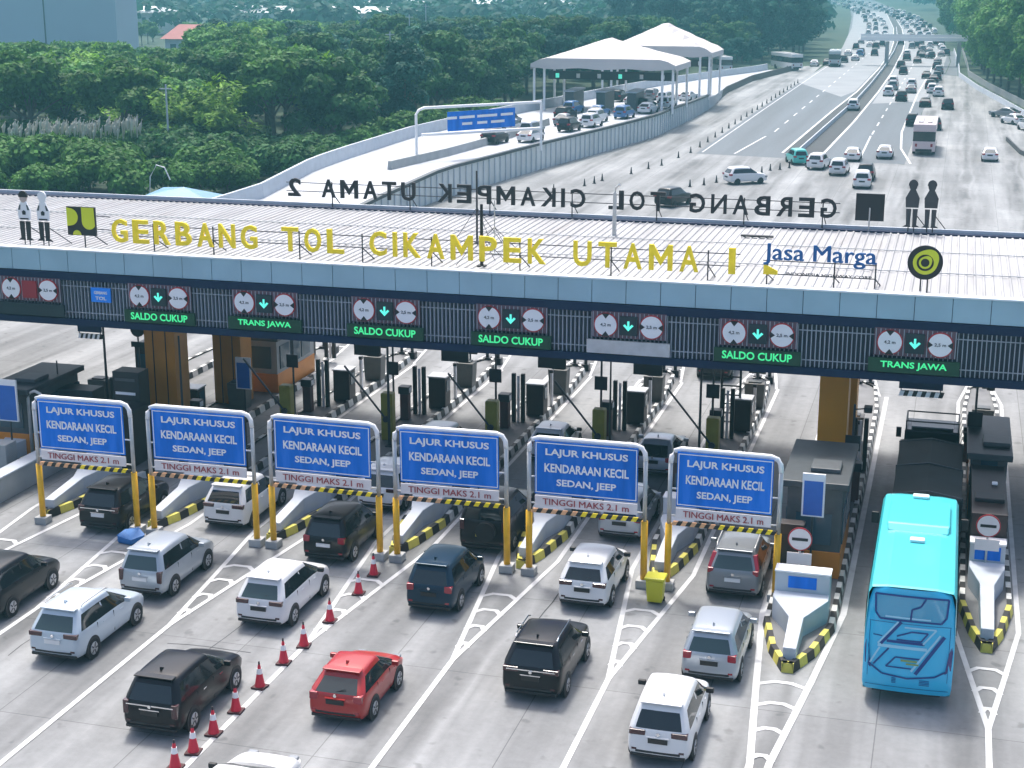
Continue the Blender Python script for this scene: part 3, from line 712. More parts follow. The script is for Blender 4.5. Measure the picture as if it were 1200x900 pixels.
def blue_board(x,y,z,label,w=.75,h=1.5):
    t = thing('blue_notice_board',label,'notice board',(x,y,z),group='tall blue notice boards by the booths')
    mb = MB(); mb.box(-w/2,w/2,-.04,.04,0,h,M_SWHITE); mb.build('frame',t)
    mb = MB(); mb.box(-w/2+.06,w/2-.06,-.05,-.041,.05,h-.25,mat('notice_blue',(.02,.13,.48),.4,var=.1)); mb.build('face',t)
    mb = MB(); mb.tube([(0,.07,0),(0,.07,-z+.22)],.04,M_DSTEEL,6); mb.build('post',t)
blue_board(-3.75,50.0,2.65,'tall blue notice board fixed before the grey booth left of the bus')
blue_board(-30.9,63.4,1.6,'tall blue notice board beside the brown column with orange stripes')
blue_board(-37.5,54.6,2.0,'tall blue notice board on the booth at far left',.95,1.8)
def no_entry(x,y,label):
    t = thing('no_entry_sign',label,'road sign',(x,y,.22),group='round no entry signs on the crash wedges')
    mb = MB(); mb.tube([(0,.05,0),(0,.05,2.35)],.04,M_STEEL,8); mb.build('post',t)
    mb = MB(); mb.disc((0,0,2.1),.40,M_REDB,'y',.03,28); f = mb.build('disc',t)
    mb = MB(); mb.disc((0,-.02,2.1),.36,M_SPINK,'y',.012,28); mb.box(-.26,.26,-.035,-.027,2.05,2.15,M_BLK); mb.build('disc_face',f)
    mb = MB(); mb.box(-.40,.40,-.015,.015,1.22,1.62,M_SPINK); mb.build('plate',t)
no_entry(-4.0,48.6,'round no entry sign over a white plate before the orange based booth')
no_entry(1.95,51.6,'round no entry sign over a white plate on the island right of the bus')
# dark terminal wall behind each no entry sign
mb = MB(); mb.box(-.62,.30,0,.5,0,2.3,M_DBROWN); mb.box(-.55,.22,-.03,-.002,1.0,1.9,M_DGREY); o = mb.build('payment_terminal',bevel=.02); o.location=(-4.25,49.4,.22); tag(o,'dark brown payment cabinet behind the no entry sign left of the bus','cabinet')
mb = MB(); mb.box(-.6,.6,0,5.6,0,2.25,M_DBROWN); mb.box(-.5,.5,1.2,1.9,2.253,2.4,M_DGREY); mb.box(.1,.3,3.2,3.4,2.253,2.35,M_SWHITE); o = mb.build('payment_terminal',bevel=.03); o.location=(2.0,52.4,.22); tag(o,'long dark payment cabinet behind the no entry sign right of the bus','cabinet')

def equip_cabinet(mb_mat, w, d, h, top=True):
    mb = MB(); mb.box(-w/2,w/2,0,d,.0,h,mb_mat); mb.box(-w/2-.03,w/2+.03,-.03,d+.03,h+.002,h+.06,M_STEEL if top else mb_mat); return mb
# prototypes copied to each island
def terminal():
    t = thing('payment_terminal','x','payment cabinet',(0,0,.22),group='brown payment cabinets on the toll islands')
    mb = MB(); mb.box(-.42,.42,0,.8,0,1.5,M_DBROWN); mb.build('cabinet',t,bevel=.03)
    mb = MB(); mb.box(-.46,.46,-.04,.84,1.502,1.56,M_STEEL); mb.build('top_cover',t)
    mb = MB(); mb.box(.422,.45,.15,.65,.8,1.35,M_TWIN); mb.build('screen',t)
    return t
def camera_cab():
    t = thing('equipment_cabinet','x','equipment cabinet',(0,0,.22),group='grey equipment cabinets on the toll islands')
    mb = MB(); mb.add([(-.42,0,0),(.42,0,0),(.42,.7,0),(-.42,.7,0),(-.48,-.02,1.25),(.48,-.02,1.25),(.48,.72,1.25),(-.48,.72,1.25)],[(0,3,2,1),(4,5,6,7),(0,1,5,4),(1,2,6,5),(2,3,7,6),(3,0,4,7)],mat('olive_grey_cabinet',(.11,.11,.105),.5,var=.15)); mb.build('cabinet',t,bevel=.03)
    mb = MB(); mb.box(-.3,.3,.1,.6,1.252,1.31,M_GREY); mb.build('top_cover',t)
    return t
def light_pole():
    t = thing('lane_signal','x','lane signal',(0,0,.22),group='lane signals seen from behind on the toll islands')
    mb = MB(); mb.tube([(0,0,0),(0,0,2.5)],.05,M_DSTEEL,8); mb.build('pole',t)
    mb = MB(); mb.disc((0,-.08,2.2),.38,M_DGREY,'y',.1,20); mb.build('signal_disc',t)
    mb = MB(); mb.box(-.4,.4,-.13,-.05,1.5,1.72,M_DGREY); mb.build('plate',t)
    return t
def bollards():
    t = thing('guard_frame','x','guard frame',(0,0,.22),group='black guard frames on the toll islands')
    for s in (-1,1):
        mb = MB(); mb.box(s*.22-.09,s*.22+.09,-.09,.09,0,2.3,M_BLK); mb.build('post',t,bevel=.02)
    mb = MB(); mb.box(-.05,.05,-.05,.05,0,2.2,M_SWHITE); mb.build('marker',t)
    return t
def barrier():
    t = thing('boom_barrier','x','boom barrier',(0,0,.22),group='yellow boom barriers on the toll islands')
    mb = MB(); mb.box(-.27,.27,-.25,.25,0,2.15,M_OLIVE); mb.build('housing',t,bevel=.06)
    mb = MB(); mb.tube([(.0,-.3,1.0),(-.9,-.3,2.1),(-1.9,-.3,3.3)],.045,M_DSTEEL,6); mb.build('boom',t)
    mb = MB(); mb.disc((0,-.3,1.0),.14,M_DSTEEL,'y',.12,12); mb.build('hub',t)
    return t
def tail_posts():
    t = thing('tail_posts','x','guard posts',(0,0,.0),group='paired dark guard posts at the island tails')
    for s in (-1,1):
        mb = MB(); mb.tube([(s*.3,0,0),(s*.3,0,1.9)],.09,M_DGREY,8); mb.build('post',t)
        mb = MB(); mb.box(s*.3-.2,s*.3+.2,-.2,.2,0,.35,M_DGREY); mb.build('footing',t)
    return t
protos = dict(terminal=terminal(), cab=camera_cab(), pole=light_pole(), guard=bollards(), boom=barrier(), tail=tail_posts())
used = set()
nth = {-32.65:'on the island of the brown columns',-28.05:'between second and third blue boards',-23.2:'behind the third blue board',-18.4:'between third and fourth blue boards',-13.65:'between fourth and fifth blue boards',-8.8:'between fifth and sixth blue boards',-3.75:'on the wide island left of the truck',2.0:'on the island right of the truck',-37.9:'on the island at far left behind the wall'}
desc = dict(terminal='dark brown payment cabinet',cab='grey tapered equipment cabinet',pole='black lane signal disc on thin pole',guard='black guard posts with white marker',boom='olive yellow boom barrier with raised arm',tail='two dark tail posts')
def put(kind, x, y, isl):
    p = protos[kind]; lab = f'{desc[kind]} {nth[isl]}'; z = .0 if kind == 'tail' else .22
    if kind not in used: used.add(kind); p.location = (x,y,z); p['label'] = lab; return p
    return copy_tree(p, (x,y,z), None, lab)
for x in (-28.05,-23.2,-18.4,-13.65,-8.8):
    put('guard',x-.1,66.2,x); put('terminal',x+.38,67.3,x); put('cab',x+.45,71.3,x); put('pole',x+.45,72.4,x); put('boom',x-.1,62,x); put('tail',x+.2,77.2,x)
def reader():
    t = thing('card_reader','x','card reader',(0,0,.22),group='small card readers on the toll islands')
    mb = MB(); mb.box(-.2,.2,-.2,.2,0,1.25,mat('reader_maroon',(.07,.018,.02),.5,var=.2)); mb.build('pedestal',t,bevel=.03)
    mb = MB(); mb.box(-.26,.26,-.26,.22,1.252,1.6,M_DGREY); h_ = mb.build('reader_head',t,bevel=.03)
    mb = MB(); mb.box(.262,.27,-.18,.12,1.32,1.55,M_SWHITE); mb.build('screen',h_)
    return t
def lane_camera():
    t = thing('lane_camera','x','camera mast',(0,0,.22),group='camera masts on the toll islands')
    mb = MB(); mb.tube([(0,0,0),(0,0,4.4)],[.055,.045],M_DSTEEL,8); mb.build('mast',t)
    mb = MB(); mb.tube([(0,0,4.2),(.5,-.1,4.3)],.03,M_DSTEEL,6); mb.box(.35,.65,-.35,.1,4.18,4.38,M_DGREY); mb.build('camera_box',t,bevel=.02)
    mb = MB(); mb.box(-.28,.28,-.1,-.06,2.6,3.2,M_DGREY); mb.build('sign_back',t)
    return t
def lane_sensor():
    t = thing('sensor_post','x','sensor post',(0,0,.22),group='thin sensor posts on the toll islands')
    mb = MB(); mb.box(-.06,.06,-.08,.08,0,1.7,M_SWHITE); mb.build('post',t)
    mb = MB(); mb.box(-.08,.08,-.1,.1,1.702,1.85,M_DGREY); mb.build('cap',t)
    return t
protos.update(reader=reader(),cam=lane_camera(),sensor=lane_sensor())
desc.update(reader='small maroon card reader',cam='slim camera mast with dark sign back',sensor='thin white sensor post')
for x in (-28.05,-23.2,-18.4,-13.65,-8.8):
    put('reader',x-.45,65.2,x); put('cam',x-.35,63.4,x); put('sensor',x+.75,69.0,x)
for x in (-3.75,2.0): put('sensor',x+.7,64.2,x)
put('reader',-2.9,59.2,-3.75); put('cam',-2.95,57.4,-3.75); put('cam',1.5,62.0,2.0); put('reader',1.4,65.5,2.0)
def wide_cab():
    t = thing('ticket_cabinet','x','cabinet',(0,0,.22),group='tall dark ticket cabinets behind the portals')
    mb = MB(); mb.box(-.55,.55,0,1.9,0,2.35,M_DBROWN); mb.build('cabinet',t,bevel=.03)
    mb = MB(); mb.box(-.62,.62,-.08,1.98,2.352,2.45,M_DGREY); mb.build('roof',t)
    mb = MB(); mb.box(-.4,.4,-.02,-.002,1.2,2.0,M_TWIN); mb.build('window',t)
    mb = MB(); mb.box(-.3,.3,-.03,-.002,.5,.8,M_STEEL); mb.build('notice',t)
    return t
protos['wide'] = wide_cab(); desc['wide'] = 'tall dark ticket cabinet'
for x in (-32.65,-28.05,-23.2,-18.4,-13.65,-8.8): put('wide',x,54.6,x)
put('wide',-37.4,66,-37.9); put('cab',-38.6,63.4,-37.9); put('reader',-37.0,58.6,-37.9); put('terminal',-33.1,62.2,-32.65); put('cab',-31.9,64.6,-32.65); put('reader',-31.8,60.4,-32.65); put('sensor',-31.6,57,-32.65); put('cam',-33.4,61.2,-32.65)
put('cab',-3.5,66.8,-3.75); put('guard',-2.95,63.0,-3.75); put('tail',-3.6,77.6,-3.75)
put('terminal',2.05,66.5,2.0); put('cab',2.0,69.5,2.0); put('tail',2.0,78.4,2.0)
put('terminal',-33.0,75.0,-32.65); put('tail',-32.4,77.2,-32.65); put('guard',-31.5,75.2,-32.65)
# thin lamp/antenna poles standing on the islands
for i,(x,y,h,r) in enumerate(((-22.9,61,5.6,.07),(-9.4,61.6,5.6,.06),(-13.4,62.5,4.6,.05),(-31.0,57.6,5.2,.06),(-36.0,60,5.2,.07),(-37.2,58.0,3.6,.04))):
    mb = MB(); mb.tube([(0,0,0),(0,0,h)],[r,r*.7],M_DSTEEL,8); mb.box(-.15,.15,-.15,.15,0,.05,M_DSTEEL); o = mb.build('steel_pole'); o.location=(x,y,.22)
    tag(o,['thin dark pole rising above the third blue board','thin dark pole left of the sixth blue board, under the blank silver sign','short thin pole behind the fifth blue board','thin dark pole left of the dark totem','thin dark pole near the far left lane sign','short grey pole among the far left cabinets'][i],'pole')
# maintenance ladder on the island left of the sixth board
t = thing('ladder','dark steel ladder standing under the canopy by the sixth blue board','ladder',(-8.95,67.5,.22))
mb = MB()
for s in (-1,1): mb.tube([(s*.42,0,0),(s*.42,0,6.2)],.06,M_DSTEEL,6)
mb.build('rail',t)
mb = MB()
for k in range(14): mb.tube([(-.42,0,.4+k*.42),(.42,0,.4+k*.42)],.04,M_DSTEEL,5)
mb.build('rung',t)
# far left equipment cluster
for nm_,x,y,w,d,h,m,lab in (('equipment_cabinet',-36.2,61.5,1.1,1.0,2.1,M_GREY,'grey metal cabinet on top of the far left island'),
    ('equipment_cabinet',-36.1,57.5,1.7,1.0,2.6,mat('teal_black_cabinet',(.012,.022,.032),.5),'wide black cabinet with white label at far left'),
    ('equipment_cabinet',-38.1,60.6,1.0,.9,1.7,M_DBROWN,'dark brown cabinet left of the wide black one'),
    ('payment_totem',-33.3,57.0,1.25,.9,3.6,M_DGREY,'tall dark totem with pale strips beside the brown column'),
    ('equipment_cabinet',-36.9,52.6,.95,.8,1.5,mat('pale_grey_cabinet',(.30,.32,.33),.5,var=.1),'pale grey cabinet behind the low concrete wall')):
    mb = MB(); mb.box(-w/2,w/2,0,d,0,h,m); o = mb.build(nm_,bevel=.03); o.location=(x,y,.1 if nm_ != 'payment_totem' else .22); tag(o,lab,'cabinet')
    mb = MB()
    if 'totem' in nm_:
        for z in (.7,1.5,2.6,3.2): mb.box(-w*.4,w*.35,-.02,-.002,z,z+.12,M_SWHITE if z in (.7,2.6) else M_GREY)
        mb.build('strip',o)
    elif 'wide' in lab: mb.box(-.75,-.15,-.02,-.002,h-.7,h-.42,M_SWHITE); mb.build('label_plate',o)
# traffic arrows board (round dark sign with plate) far left
t = thing('lane_signal','round dark signal with plate above the far left grey cabinet','lane signal',(-36.0,63.0,.1))
mb = MB(); mb.tube([(0,0,2.1),(0,0,4.4)],.04,M_DSTEEL,6); mb.build('pole',t)
mb = MB(); mb.disc((0,0,4.1),.36,M_DGREY,'y',.08,18); mb.build('signal_disc',t)
mb = MB(); mb.box(-.36,.36,-.04,.04,3.25,3.5,M_DGREY); mb.build('plate',t)
# pipe guard at far left
mb = MB(); mb.tube([(-.35,0,0),(-.35,0,2.6),(-.25,0,2.85),(0,0,2.95),(.25,0,2.85),(.35,0,2.6),(.35,0,0)],.07,M_STEEL,8); o = mb.build('pipe_guard',smooth=True); o.location=(-36.7,55.4,.2); tag(o,'bent steel pipe guard beside the far left blue board','guard rail')

# ------------------------------------------------------------------ vehicles
def paint(name, col, metal=.0, rough=.28, coat=.35):
    return mat('paint_'+name, col, rough, metal, coat=coat, spec=.5 if max(col) > .1 else .3)
P_WHITE = paint('white',(.64,.65,.66)); P_SILVER = paint('silver',(.36,.40,.44),.35,.3); P_PEARL = paint('pearl',(.46,.53,.59),.15,.28)
P_BLACK = paint('black',(.006,.006,.008),coat=.12); P_SLATE = paint('slate',(.010,.032,.055),.2,coat=.15); P_RED = paint('red',(.33,.012,.012)); P_GREYC = paint('grey',(.20,.215,.23),.3,.3)
P_DARK = paint('charcoal',(.012,.014,.017),.1,coat=.15); P_TEAL = paint('teal',(.05,.42,.38)); P_BLUEC = paint('blue',(.05,.14,.32))

TYPES = {   # length, width, height, belt, bonnet, windscreen base, windscreen top back from base, tailgate lean
 'mpv':   dict(L=4.05,W=1.70,H=1.70,belt=1.05,hood=1.03,cowl=3.08,ws=.85,lean=.34,bw=.775),
 'sleek': dict(L=4.25,W=1.78,H=1.68,belt=1.06,hood=1.02,cowl=3.22,ws=1.05,lean=.46,bw=.765),
 'suv':   dict(L=4.15,W=1.80,H=1.70,belt=1.09,hood=1.08,cowl=3.02,ws=.82,lean=.42,bw=.77),
 'hatch': dict(L=3.60,W=1.70,H=1.50,belt=.98,hood=.93,cowl=2.70,ws=.92,lean=.58,bw=.745),
 'sedan': dict(L=4.25,W=1.74,H=1.46,belt=.96,hood=.92,cowl=3.05,ws=.95,lean=.95,bw=.745),
}
def car_grid(T):
    L,W,H,belt,hood,cowl,ws,lean,bw = (T[k] for k in ('L','W','H','belt','hood','cowl','ws','lean','bw'))
    w = W/2*1.015; zb = .26; HR = H
    def ring(low, up, sx, kind='roof', drop=0.):
        # low: y per lower level (2..6); up: y upper; kind roof / hood(z)
        if kind == 'roof': q = drop; zz = {7:HR-.17-q*.8,8:HR-.045-q,9:HR-q,10:HR+.03-q}; xx = {7:bw*w,8:bw*w*.93,9:bw*w*.76}
        else:
            h = kind; zz = {7:h-.015,8:h+.005,9:h+.02,10:h+.04}; xx = {7:.86*w,8:.80*w,9:.62*w}
        bl = belt if kind == 'roof' else min(belt, kind-.05)
        P = [(0,low[2]+.02,zb),(.80*w,low[2]+.02,zb),(.94*w,low[2],zb+.03),(.99*w,low[3],zb+.17),(1.0*w,low[4],.64),(.985*w,low[5],bl-.09),(.945*w,low[6],bl)]
        P += [(xx[7],up[7],zz[7]),(xx[8],up[8],zz[8]),(xx[9],up[9],zz[9]),(0,up[10],zz[10])]
        return [(x*sx if i not in () else x,y,z) for i,(x,y,z) in enumerate(P)]
    c = lambda v: {k:v for k in range(2,11)}
    def off(d, base): return {k: base+d.get(k,0) for k in range(2,11)}
    rear = {2:.06,3:.0,4:.02,5:.06,6:.10}; rup = {7:lean-.05,8:lean+.02,9:lean+.03,10:lean+.02}
    S = []
    S.append(ring(rear, rup, .885, 'roof', .05))
    S.append(ring({k:v+.16 for k,v in rear.items()}, {k:v+.16 for k,v in rup.items()}, .99, 'roof', .02))
    S.append(ring(c(.85), c(max(.95,lean+.45)), 1.0))
    S.append(ring(c(1.75), c(1.75), 1.0))
    S.append(ring(c(cowl-.62), {7:cowl-ws+.02,8:cowl-ws,9:cowl-ws-.01,10:cowl-ws-.02}, .995, 'roof', .04))
    S.append(ring(c(cowl), {7:cowl-.05,8:cowl,9:cowl+.06,10:cowl+.09}, 1.0, hood))
    S.append(ring(c(L-.40), c(L-.40), .955, hood-.08))
    S.append(ring({2:L-.08,3:L-.0,4:L-.0,5:L-.05,6:L-.10}, {7:L-.14,8:L-.16,9:L-.15,10:L-.13}, .82, hood-.24))
    return S
def car_shell(T, levels, glass, paintm):
    """subdivided shell; material slots: 0 paint 1 rear glass 2 left glass 3 right glass 4 windscreen 5 lower trim"""
    S = car_grid(T); n = len(S); verts = []; faces = []; mi = []
    idx = {}
    def V(p):
        k = tuple(round(a,4) for a in p)
        if k not in idx: idx[k] = len(verts); verts.append(p)
        return idx[k]
    G = []
    for s in S: G.append(([V(p) for p in s], [V((-p[0],p[1],p[2])) for p in s]))
    for i in range(n-1):
        for k in range(10):
            for side in (0,1):
                a,b,c_,d = G[i][side][k],G[i][side][k+1],G[i+1][side][k+1],G[i+1][side][k]
                f = (a,d,c_,b) if side == 0 else (a,b,c_,d)
                m = 0
                if k == 6 and 1 <= i <= 4: m = 3 if side == 0 else 2
                if i == 4 and k >= 7: m = 4
                if k <= 2: m = 5 if k < 2 else 0
                faces.append(f); mi.append(m)
    for st,flip,gm in ((0,False,1),(n-1,True,0)):
        Rr,Ll = G[st]; sgn = -1 if st == 0 else 1
        P = S[st]
        def row(k):
            x,y,z = P[k]; b = .05*sgn
            return [Ll[k],V((-.88*x,y+b*.5,z)),V((0,y+b,z)),V((.88*x,y+b*.5,z)),Rr[k]]
        rows = [[Ll[2],Ll[1],Rr[0],Rr[1],Rr[2]]] + [row(k) for k in range(3,8)] + [[Ll[8],Ll[9],Rr[10],Rr[9],Rr[8]]]
        for r in range(len(rows)-1):
            for q in range(4):
                a,b,c_,d = rows[r][q],rows[r][q+1],rows[r+1][q+1],rows[r+1][q]
                f = (a,b,c_,d) if not flip else (a,d,c_,b)
                faces.append(f); mi.append(gm if (r == 4 and q in (1,2)) else 0)
    me = bpy.data.meshes.new('shell'); me.from_pydata(verts,[],faces)
    me.polygons.foreach_set('material_index',mi)
    for m in (paintm,glass,glass,glass,glass,M_TRIM): me.materials.append(m)
    # crisp edges where paint meets glass or trim
    em = {}
    for p in me.polygons:
        for e in p.edge_keys: em.setdefault(e,set()).add(p.material_index)
    at = me.attributes.new('crease_edge','FLOAT','EDGE')
    for e in me.edges: at.data[e.index].value = .85 if len(em.get(tuple(sorted(e.vertices)),())) > 1 else 0.
    vc = me.attributes.new('crease_vert','FLOAT','POINT'); cnt_ = {}
    for p in me.polygons:
        if p.material_index in (1,2,3,4):
            for v in p.vertices: cnt_[(p.material_index,v)] = cnt_.get((p.material_index,v),0)+1
    for (m_,v),k_ in cnt_.items():
        if k_ == 1 and m_ in (1,2,3): vc.data[v].value = .9
    o = bpy.data.objects.new('shell',me); C.objects.link(o)
    sm = o.modifiers.new('s','SUBSURF'); sm.levels = levels; sm.render_levels = levels
    dg = bpy.context.evaluated_depsgraph_get(); m2 = bpy.data.meshes.new_from_object(o.evaluated_get(dg))
    vs = [tuple(v.co) for v in m2.vertices]; fs = [(tuple(p.vertices),p.material_index) for p in m2.polygons]
    bpy.data.objects.remove(o)
    return vs, fs
def sub(vs, fs, ids, mats_, name, parent, loc=None):
    use = {}; nv = []; nf = []; nm = []
    for f,m in fs:
        if m in ids:
            g = []
            for i in f:
                if i not in use: use[i] = len(nv); nv.append(vs[i])
                g.append(use[i])
            nf.append(tuple(g)); nm.append(ids.index(m))
    me = bpy.data.meshes.new(name); me.from_pydata(nv,[],nf)
    for m in mats_: me.materials.append(m)
    me.polygons.foreach_set('material_index',nm); me.polygons.foreach_set('use_smooth',[True]*len(nf)); me.update()
    o = bpy.data.objects.new(name,me); C.objects.link(o); o.parent = parent
    return o
def wheel_into(mb, x, y, r, w):
    s = 1 if x > 0 else -1
    mb.tube([(x-s*w,y,r),(x-s*.02,y,r),(x,y,r)],[r,r,r*.93],M_TYRE,20)
def add_wheel(par, x, y, r=.32, w=.22):
    s = 1 if x > 0 else -1
    mb = MB(); wheel_into(mb,x,y,r,w); o = mb.build('wheel',par,smooth=False)
    mb = MB(); mb.tube([(x-s*.01,y,r),(x+s*.012,y,r)],[r*.66,r*.6],M_RIM,16)
    for k in range(5):
        a = k*2*math.pi/5; mb.obox((x+s*.014,y+math.cos(a)*r*.36,r+math.sin(a)*r*.36),(.006,0,0),(0,math.cos(a)*r*.22,math.sin(a)*r*.22),(0,-math.sin(a)*.022,math.cos(a)*.022),M_DSTEEL)
    mb.build('rim',o)
def car(kind, pm, loc, label, rz=0., glass=None, tail='corner', tailm=None, plate=M_PLATEK, rails_=False, chrome=False, name='parked_car', spoiler=True, over=None, group=None, rear_dark=False):
    T = dict(TYPES[kind]); T.update(over or {})
    t = thing(name, label, 'car', (loc[0]+.08,loc[1]-.42,.016), rz, group or 'cars queueing in the toll lanes')
    vs, fs = car_shell(T, 2, glass or M_GLASS, pm)
    sub(vs,fs,[0,5],[pm,M_TRIM],'body',t)
    sub(vs,fs,[1],[glass or M_GLASS],'rear_window',t); sub(vs,fs,[4],[M_GLASS],'windscreen',t)
    sub(vs,fs,[2],[M_GLASS],'side_window',t); sub(vs,fs,[3],[M_GLASS],'side_window',t)
    L,W,H,belt,lean = T['L'],T['W'],T['H'],T['belt'],T['lean']; w = W/2
    for y in (.80,L-.82):
        for s in (-1,1):
            mb = MB(); mb.disc((s*(w-.02),y,.34),.385,M_TRIM,'x',.07,22); mb.build('wheel_arch',t)
            add_wheel(t, s*(w+.025), y)
    # lamps
    tm = tailm or M_TAIL
    for s in (-1,1):
        mb = MB()
        if tail == 'corner': mb.add(box_c(s*.62*w,s*.915*w,.02,.26,belt-.22,belt+.0),BOXF,tm)
        elif tail == 'wide': mb.add(box_c(s*.40*w,s*.915*w,.015,.24,belt-.18,belt-.03),BOXF,tm)
        elif tail == 'tall': mb.add(box_c(s*.70*w,s*.92*w,.05,.28,belt-.16,belt+.02),BOXF,tm); mb.add([(s*.70*w,.10+.0,belt+.02),(s*.93*w,.13,belt+.02),(s*.935*w,.34,belt+.02),(s*.62*w,lean-.02,H-.16),(s*.80*w,lean+.0,H-.16),(s*.82*w,lean+.2,H-.16)],[(0,1,4,3),(1,2,5,4),(0,3,5,2),(3,4,5),(0,2,1)],tm)
        elif tail == 'vert': mb.add(box_c(s*.72*w,s*.915*w,.005,.2,belt-.40,belt+.0),BOXF,tm)
        mb.build('tail_light',t,bevel=.02)
        mb = MB(); mb.add(box_c(s*.50*w,s*.80*w,L-.26,L-.07,.62,.74),BOXF,M_LAMP); mb.build('headlight',t,bevel=.03)
        mb = MB(); mb.obox((s*(w+.10),T['cowl']-.42,belt+.06),(.11,0,0),(0,.06,0),(0,0,.075),pm if pm not in (P_WHITE,) else M_TRIM); mb.build('wing_mirror',t,bevel=.03)
        for y in (1.45,2.45):
            mb = MB(); mb.box(s*(w-.01)-.02,s*(w-.01)+.02,y,y+.17,belt-.16,belt-.13,M_CHROME if chrome else pm); mb.build('door_handle',t)
        mb = MB(); 
        for y in (1.12,2.08): mb.box(s*(w-.012)-.012,s*(w-.012)+.014,y,y+.012,.38,belt-.03,M_TRIM)
        mb.build('door_seam',t)
    for s in (-1,1):
        for y in (1.62,):
            mb = MB(); xb = s*(w*.955); xt = s*(T['bw']*w*1.03); mb.add([(xb,y-.035,belt+.0),(xb,y+.035,belt+.0),(xt,y+.035,H-.2),(xt,y-.035,H-.2),(xb-s*.05,y-.035,belt+.0),(xb-s*.05,y+.035,belt+.0),(xt-s*.05,y+.035,H-.2),(xt-s*.05,y-.035,H-.2)],BOXF,M_TRIM if pm in (P_BLACK,P_DARK) else pm); mb.build('door_pillar',t)
    # rear trim
    mb = MB(); mb.box(-.26,.26,-.045,.05,.70,.83,plate); pl = mb.build('number_plate',t)
    mb = MB(); mb.box(-.30,.30,-.035,.05,.845,.875,M_CHROME if chrome else pm); mb.build('plate_trim',t)
    mb = MB(); mb.box(-.70*w,.70*w,-.03,.1,.40,.47,M_TRIM); mb.box(-.85*w,.85*w,.0,.2,.265,.36,M_TRIM); mb.build('bumper_insert',t,bevel=.02)
    for s in (-1,1):
        mb = MB(); mb.box(s*.74*w-.07,s*.74*w+.07,-.012,.08,.46,.52,tm); mb.build('reflector',t)
    if spoiler:
        mb = MB(); mb.box(-.66*w,.66*w,lean-.10,lean+.16,H-.045,H+.0,pm); mb.build('spoiler',t,bevel=.02)
    mb = MB(); mb.tube([(0,.12,belt+.04),(.26,.16,belt+.12)],.012,M_TRIM,5); mb.build('rear_wiper',t)
    mb = MB(); mb.disc((0,-.0,.95),.05,M_CHROME,'y',.04,12); mb.build('badge',t)
    if chrome:
        mb = MB(); mb.box(-.80*w,.80*w,.0,.08,belt-.11,belt-.075,M_CHROME); mb.build('chrome_strip',t)
    if rails_:
        for s in (-1,1):
            mb = MB(); mb.tube([(s*.68*w,lean+.25,H-.01),(s*.70*w,lean+.35,H+.06),(s*.70*w,2.1,H+.06),(s*.68*w,2.25,H-.0)],.022,M_STEEL if pm is not P_BLACK else M_CHROME,6); mb.build('roof_rail',t)
    mb = MB(); mb.prism([(-.02,lean+.35),(.02,lean+.35),(.02,lean+.5),(-.02,lean+.5)],H,[H+.10,H+.10,H+.03,H+.03],pm); mb.build('antenna',t)
    return t
BOXF = [(0,3,2,1),(4,5,6,7),(0,1,5,4),(1,2,6,5),(2,3,7,6),(3,0,4,7)]
def box_c(xa,xb,y0,y1,z0,z1):
    x0,x1 = min(xa,xb),max(xa,xb)
    return [(x0,y0,z0),(x1,y0,z0),(x1,y1,z0),(x0,y1,z0),(x0,y0,z1),(x1,y0,z1),(x1,y1,z1),(x0,y1,z1)]

car('mpv',P_DARK,(-29.35,40.3),'charcoal people carrier cut off by the left edge of the picture',R(1))
car('sleek',P_PEARL,(-25.2,38.2),'pearl silver people carrier with thin dark tail lamps, nearest in the left lane',tail='wide',tailm=M_TAILD,plate=M_PLATEW,glass=M_GLASSG,rails_=True)
car('mpv',P_SILVER,(-25.15,43.4),'silver boxy people carrier with white plate ahead of the pearl one',tail='vert',tailm=M_TAILD,plate=M_PLATEW,glass=M_GLASSG,rails_=False)
car('suv',P_BLACK,(-29.75,48.6),'black SUV under the leftmost blue board',plate=M_PLATEW,chrome=True,tail='corner',tailm=M_TAILD)
car('suv',P_WHITE,(-25.45,50.2),'white SUV with black bumper under the second blue board',tail='wide',tailm=M_TAILD)
car('sleek',P_WHITE,(-20.3,42.2),'white people carrier beside the row of red cones',tail='wide',tailm=M_TAILD,glass=M_GLASSG,over=dict(L=4.15,W=1.73,H=1.66))
car('sleek',P_BLACK,(-20.1,34.8),'black people carrier with chrome strip next to the red cones',tail='vert',tailm=M_TAILD,chrome=True,over=dict(H=1.70,lean=.38))
car('mpv',P_BLACK,(-20.5,48.0),'black people carrier with white plate under the third blue board',plate=M_PLATEW,tail='corner')
car('mpv',P_SLATE,(-15.5,44.8),'dark slate blue people carrier with red lamps before the fourth blue board',tail='corner',over=dict(L=3.9,W=1.68))
car('hatch',P_RED,(-15.5,36.8),'red hatchback with pale sunlit roof',tail='corner',chrome=False)
car('sedan',P_WHITE,(-15.95,29.6),'white car at the bottom edge of the picture behind the red hatchback',spoiler=False)
car('mpv',P_WHITE,(-10.8,46.5),'white people carrier with dark rear glass before the fifth blue board',tail='wide',tailm=M_TAILD,over=dict(L=3.95,H=1.60,lean=.44))
car('suv',P_BLACK,(-10.7,39.7),'black SUV with chrome strip and roof rails in the middle lane',chrome=True,rails_=True,tail='wide',tailm=M_TAILD)
car('mpv',P_SILVER,(-10.95,53.0),'silver car half hidden under the fifth blue board',tail='corner')
car('mpv',P_WHITE,(-6.5,37.0),'white people carrier nearest the bottom edge with dark wide tail lamps',tail='wide',tailm=M_TAILD,over=dict(L=4.0,lean=.40))
car('mpv',P_SILVER,(-5.95,42.1),'silver people carrier ahead of the nearest white one',tail='corner',glass=M_GLASSG,over=dict(H=1.66))
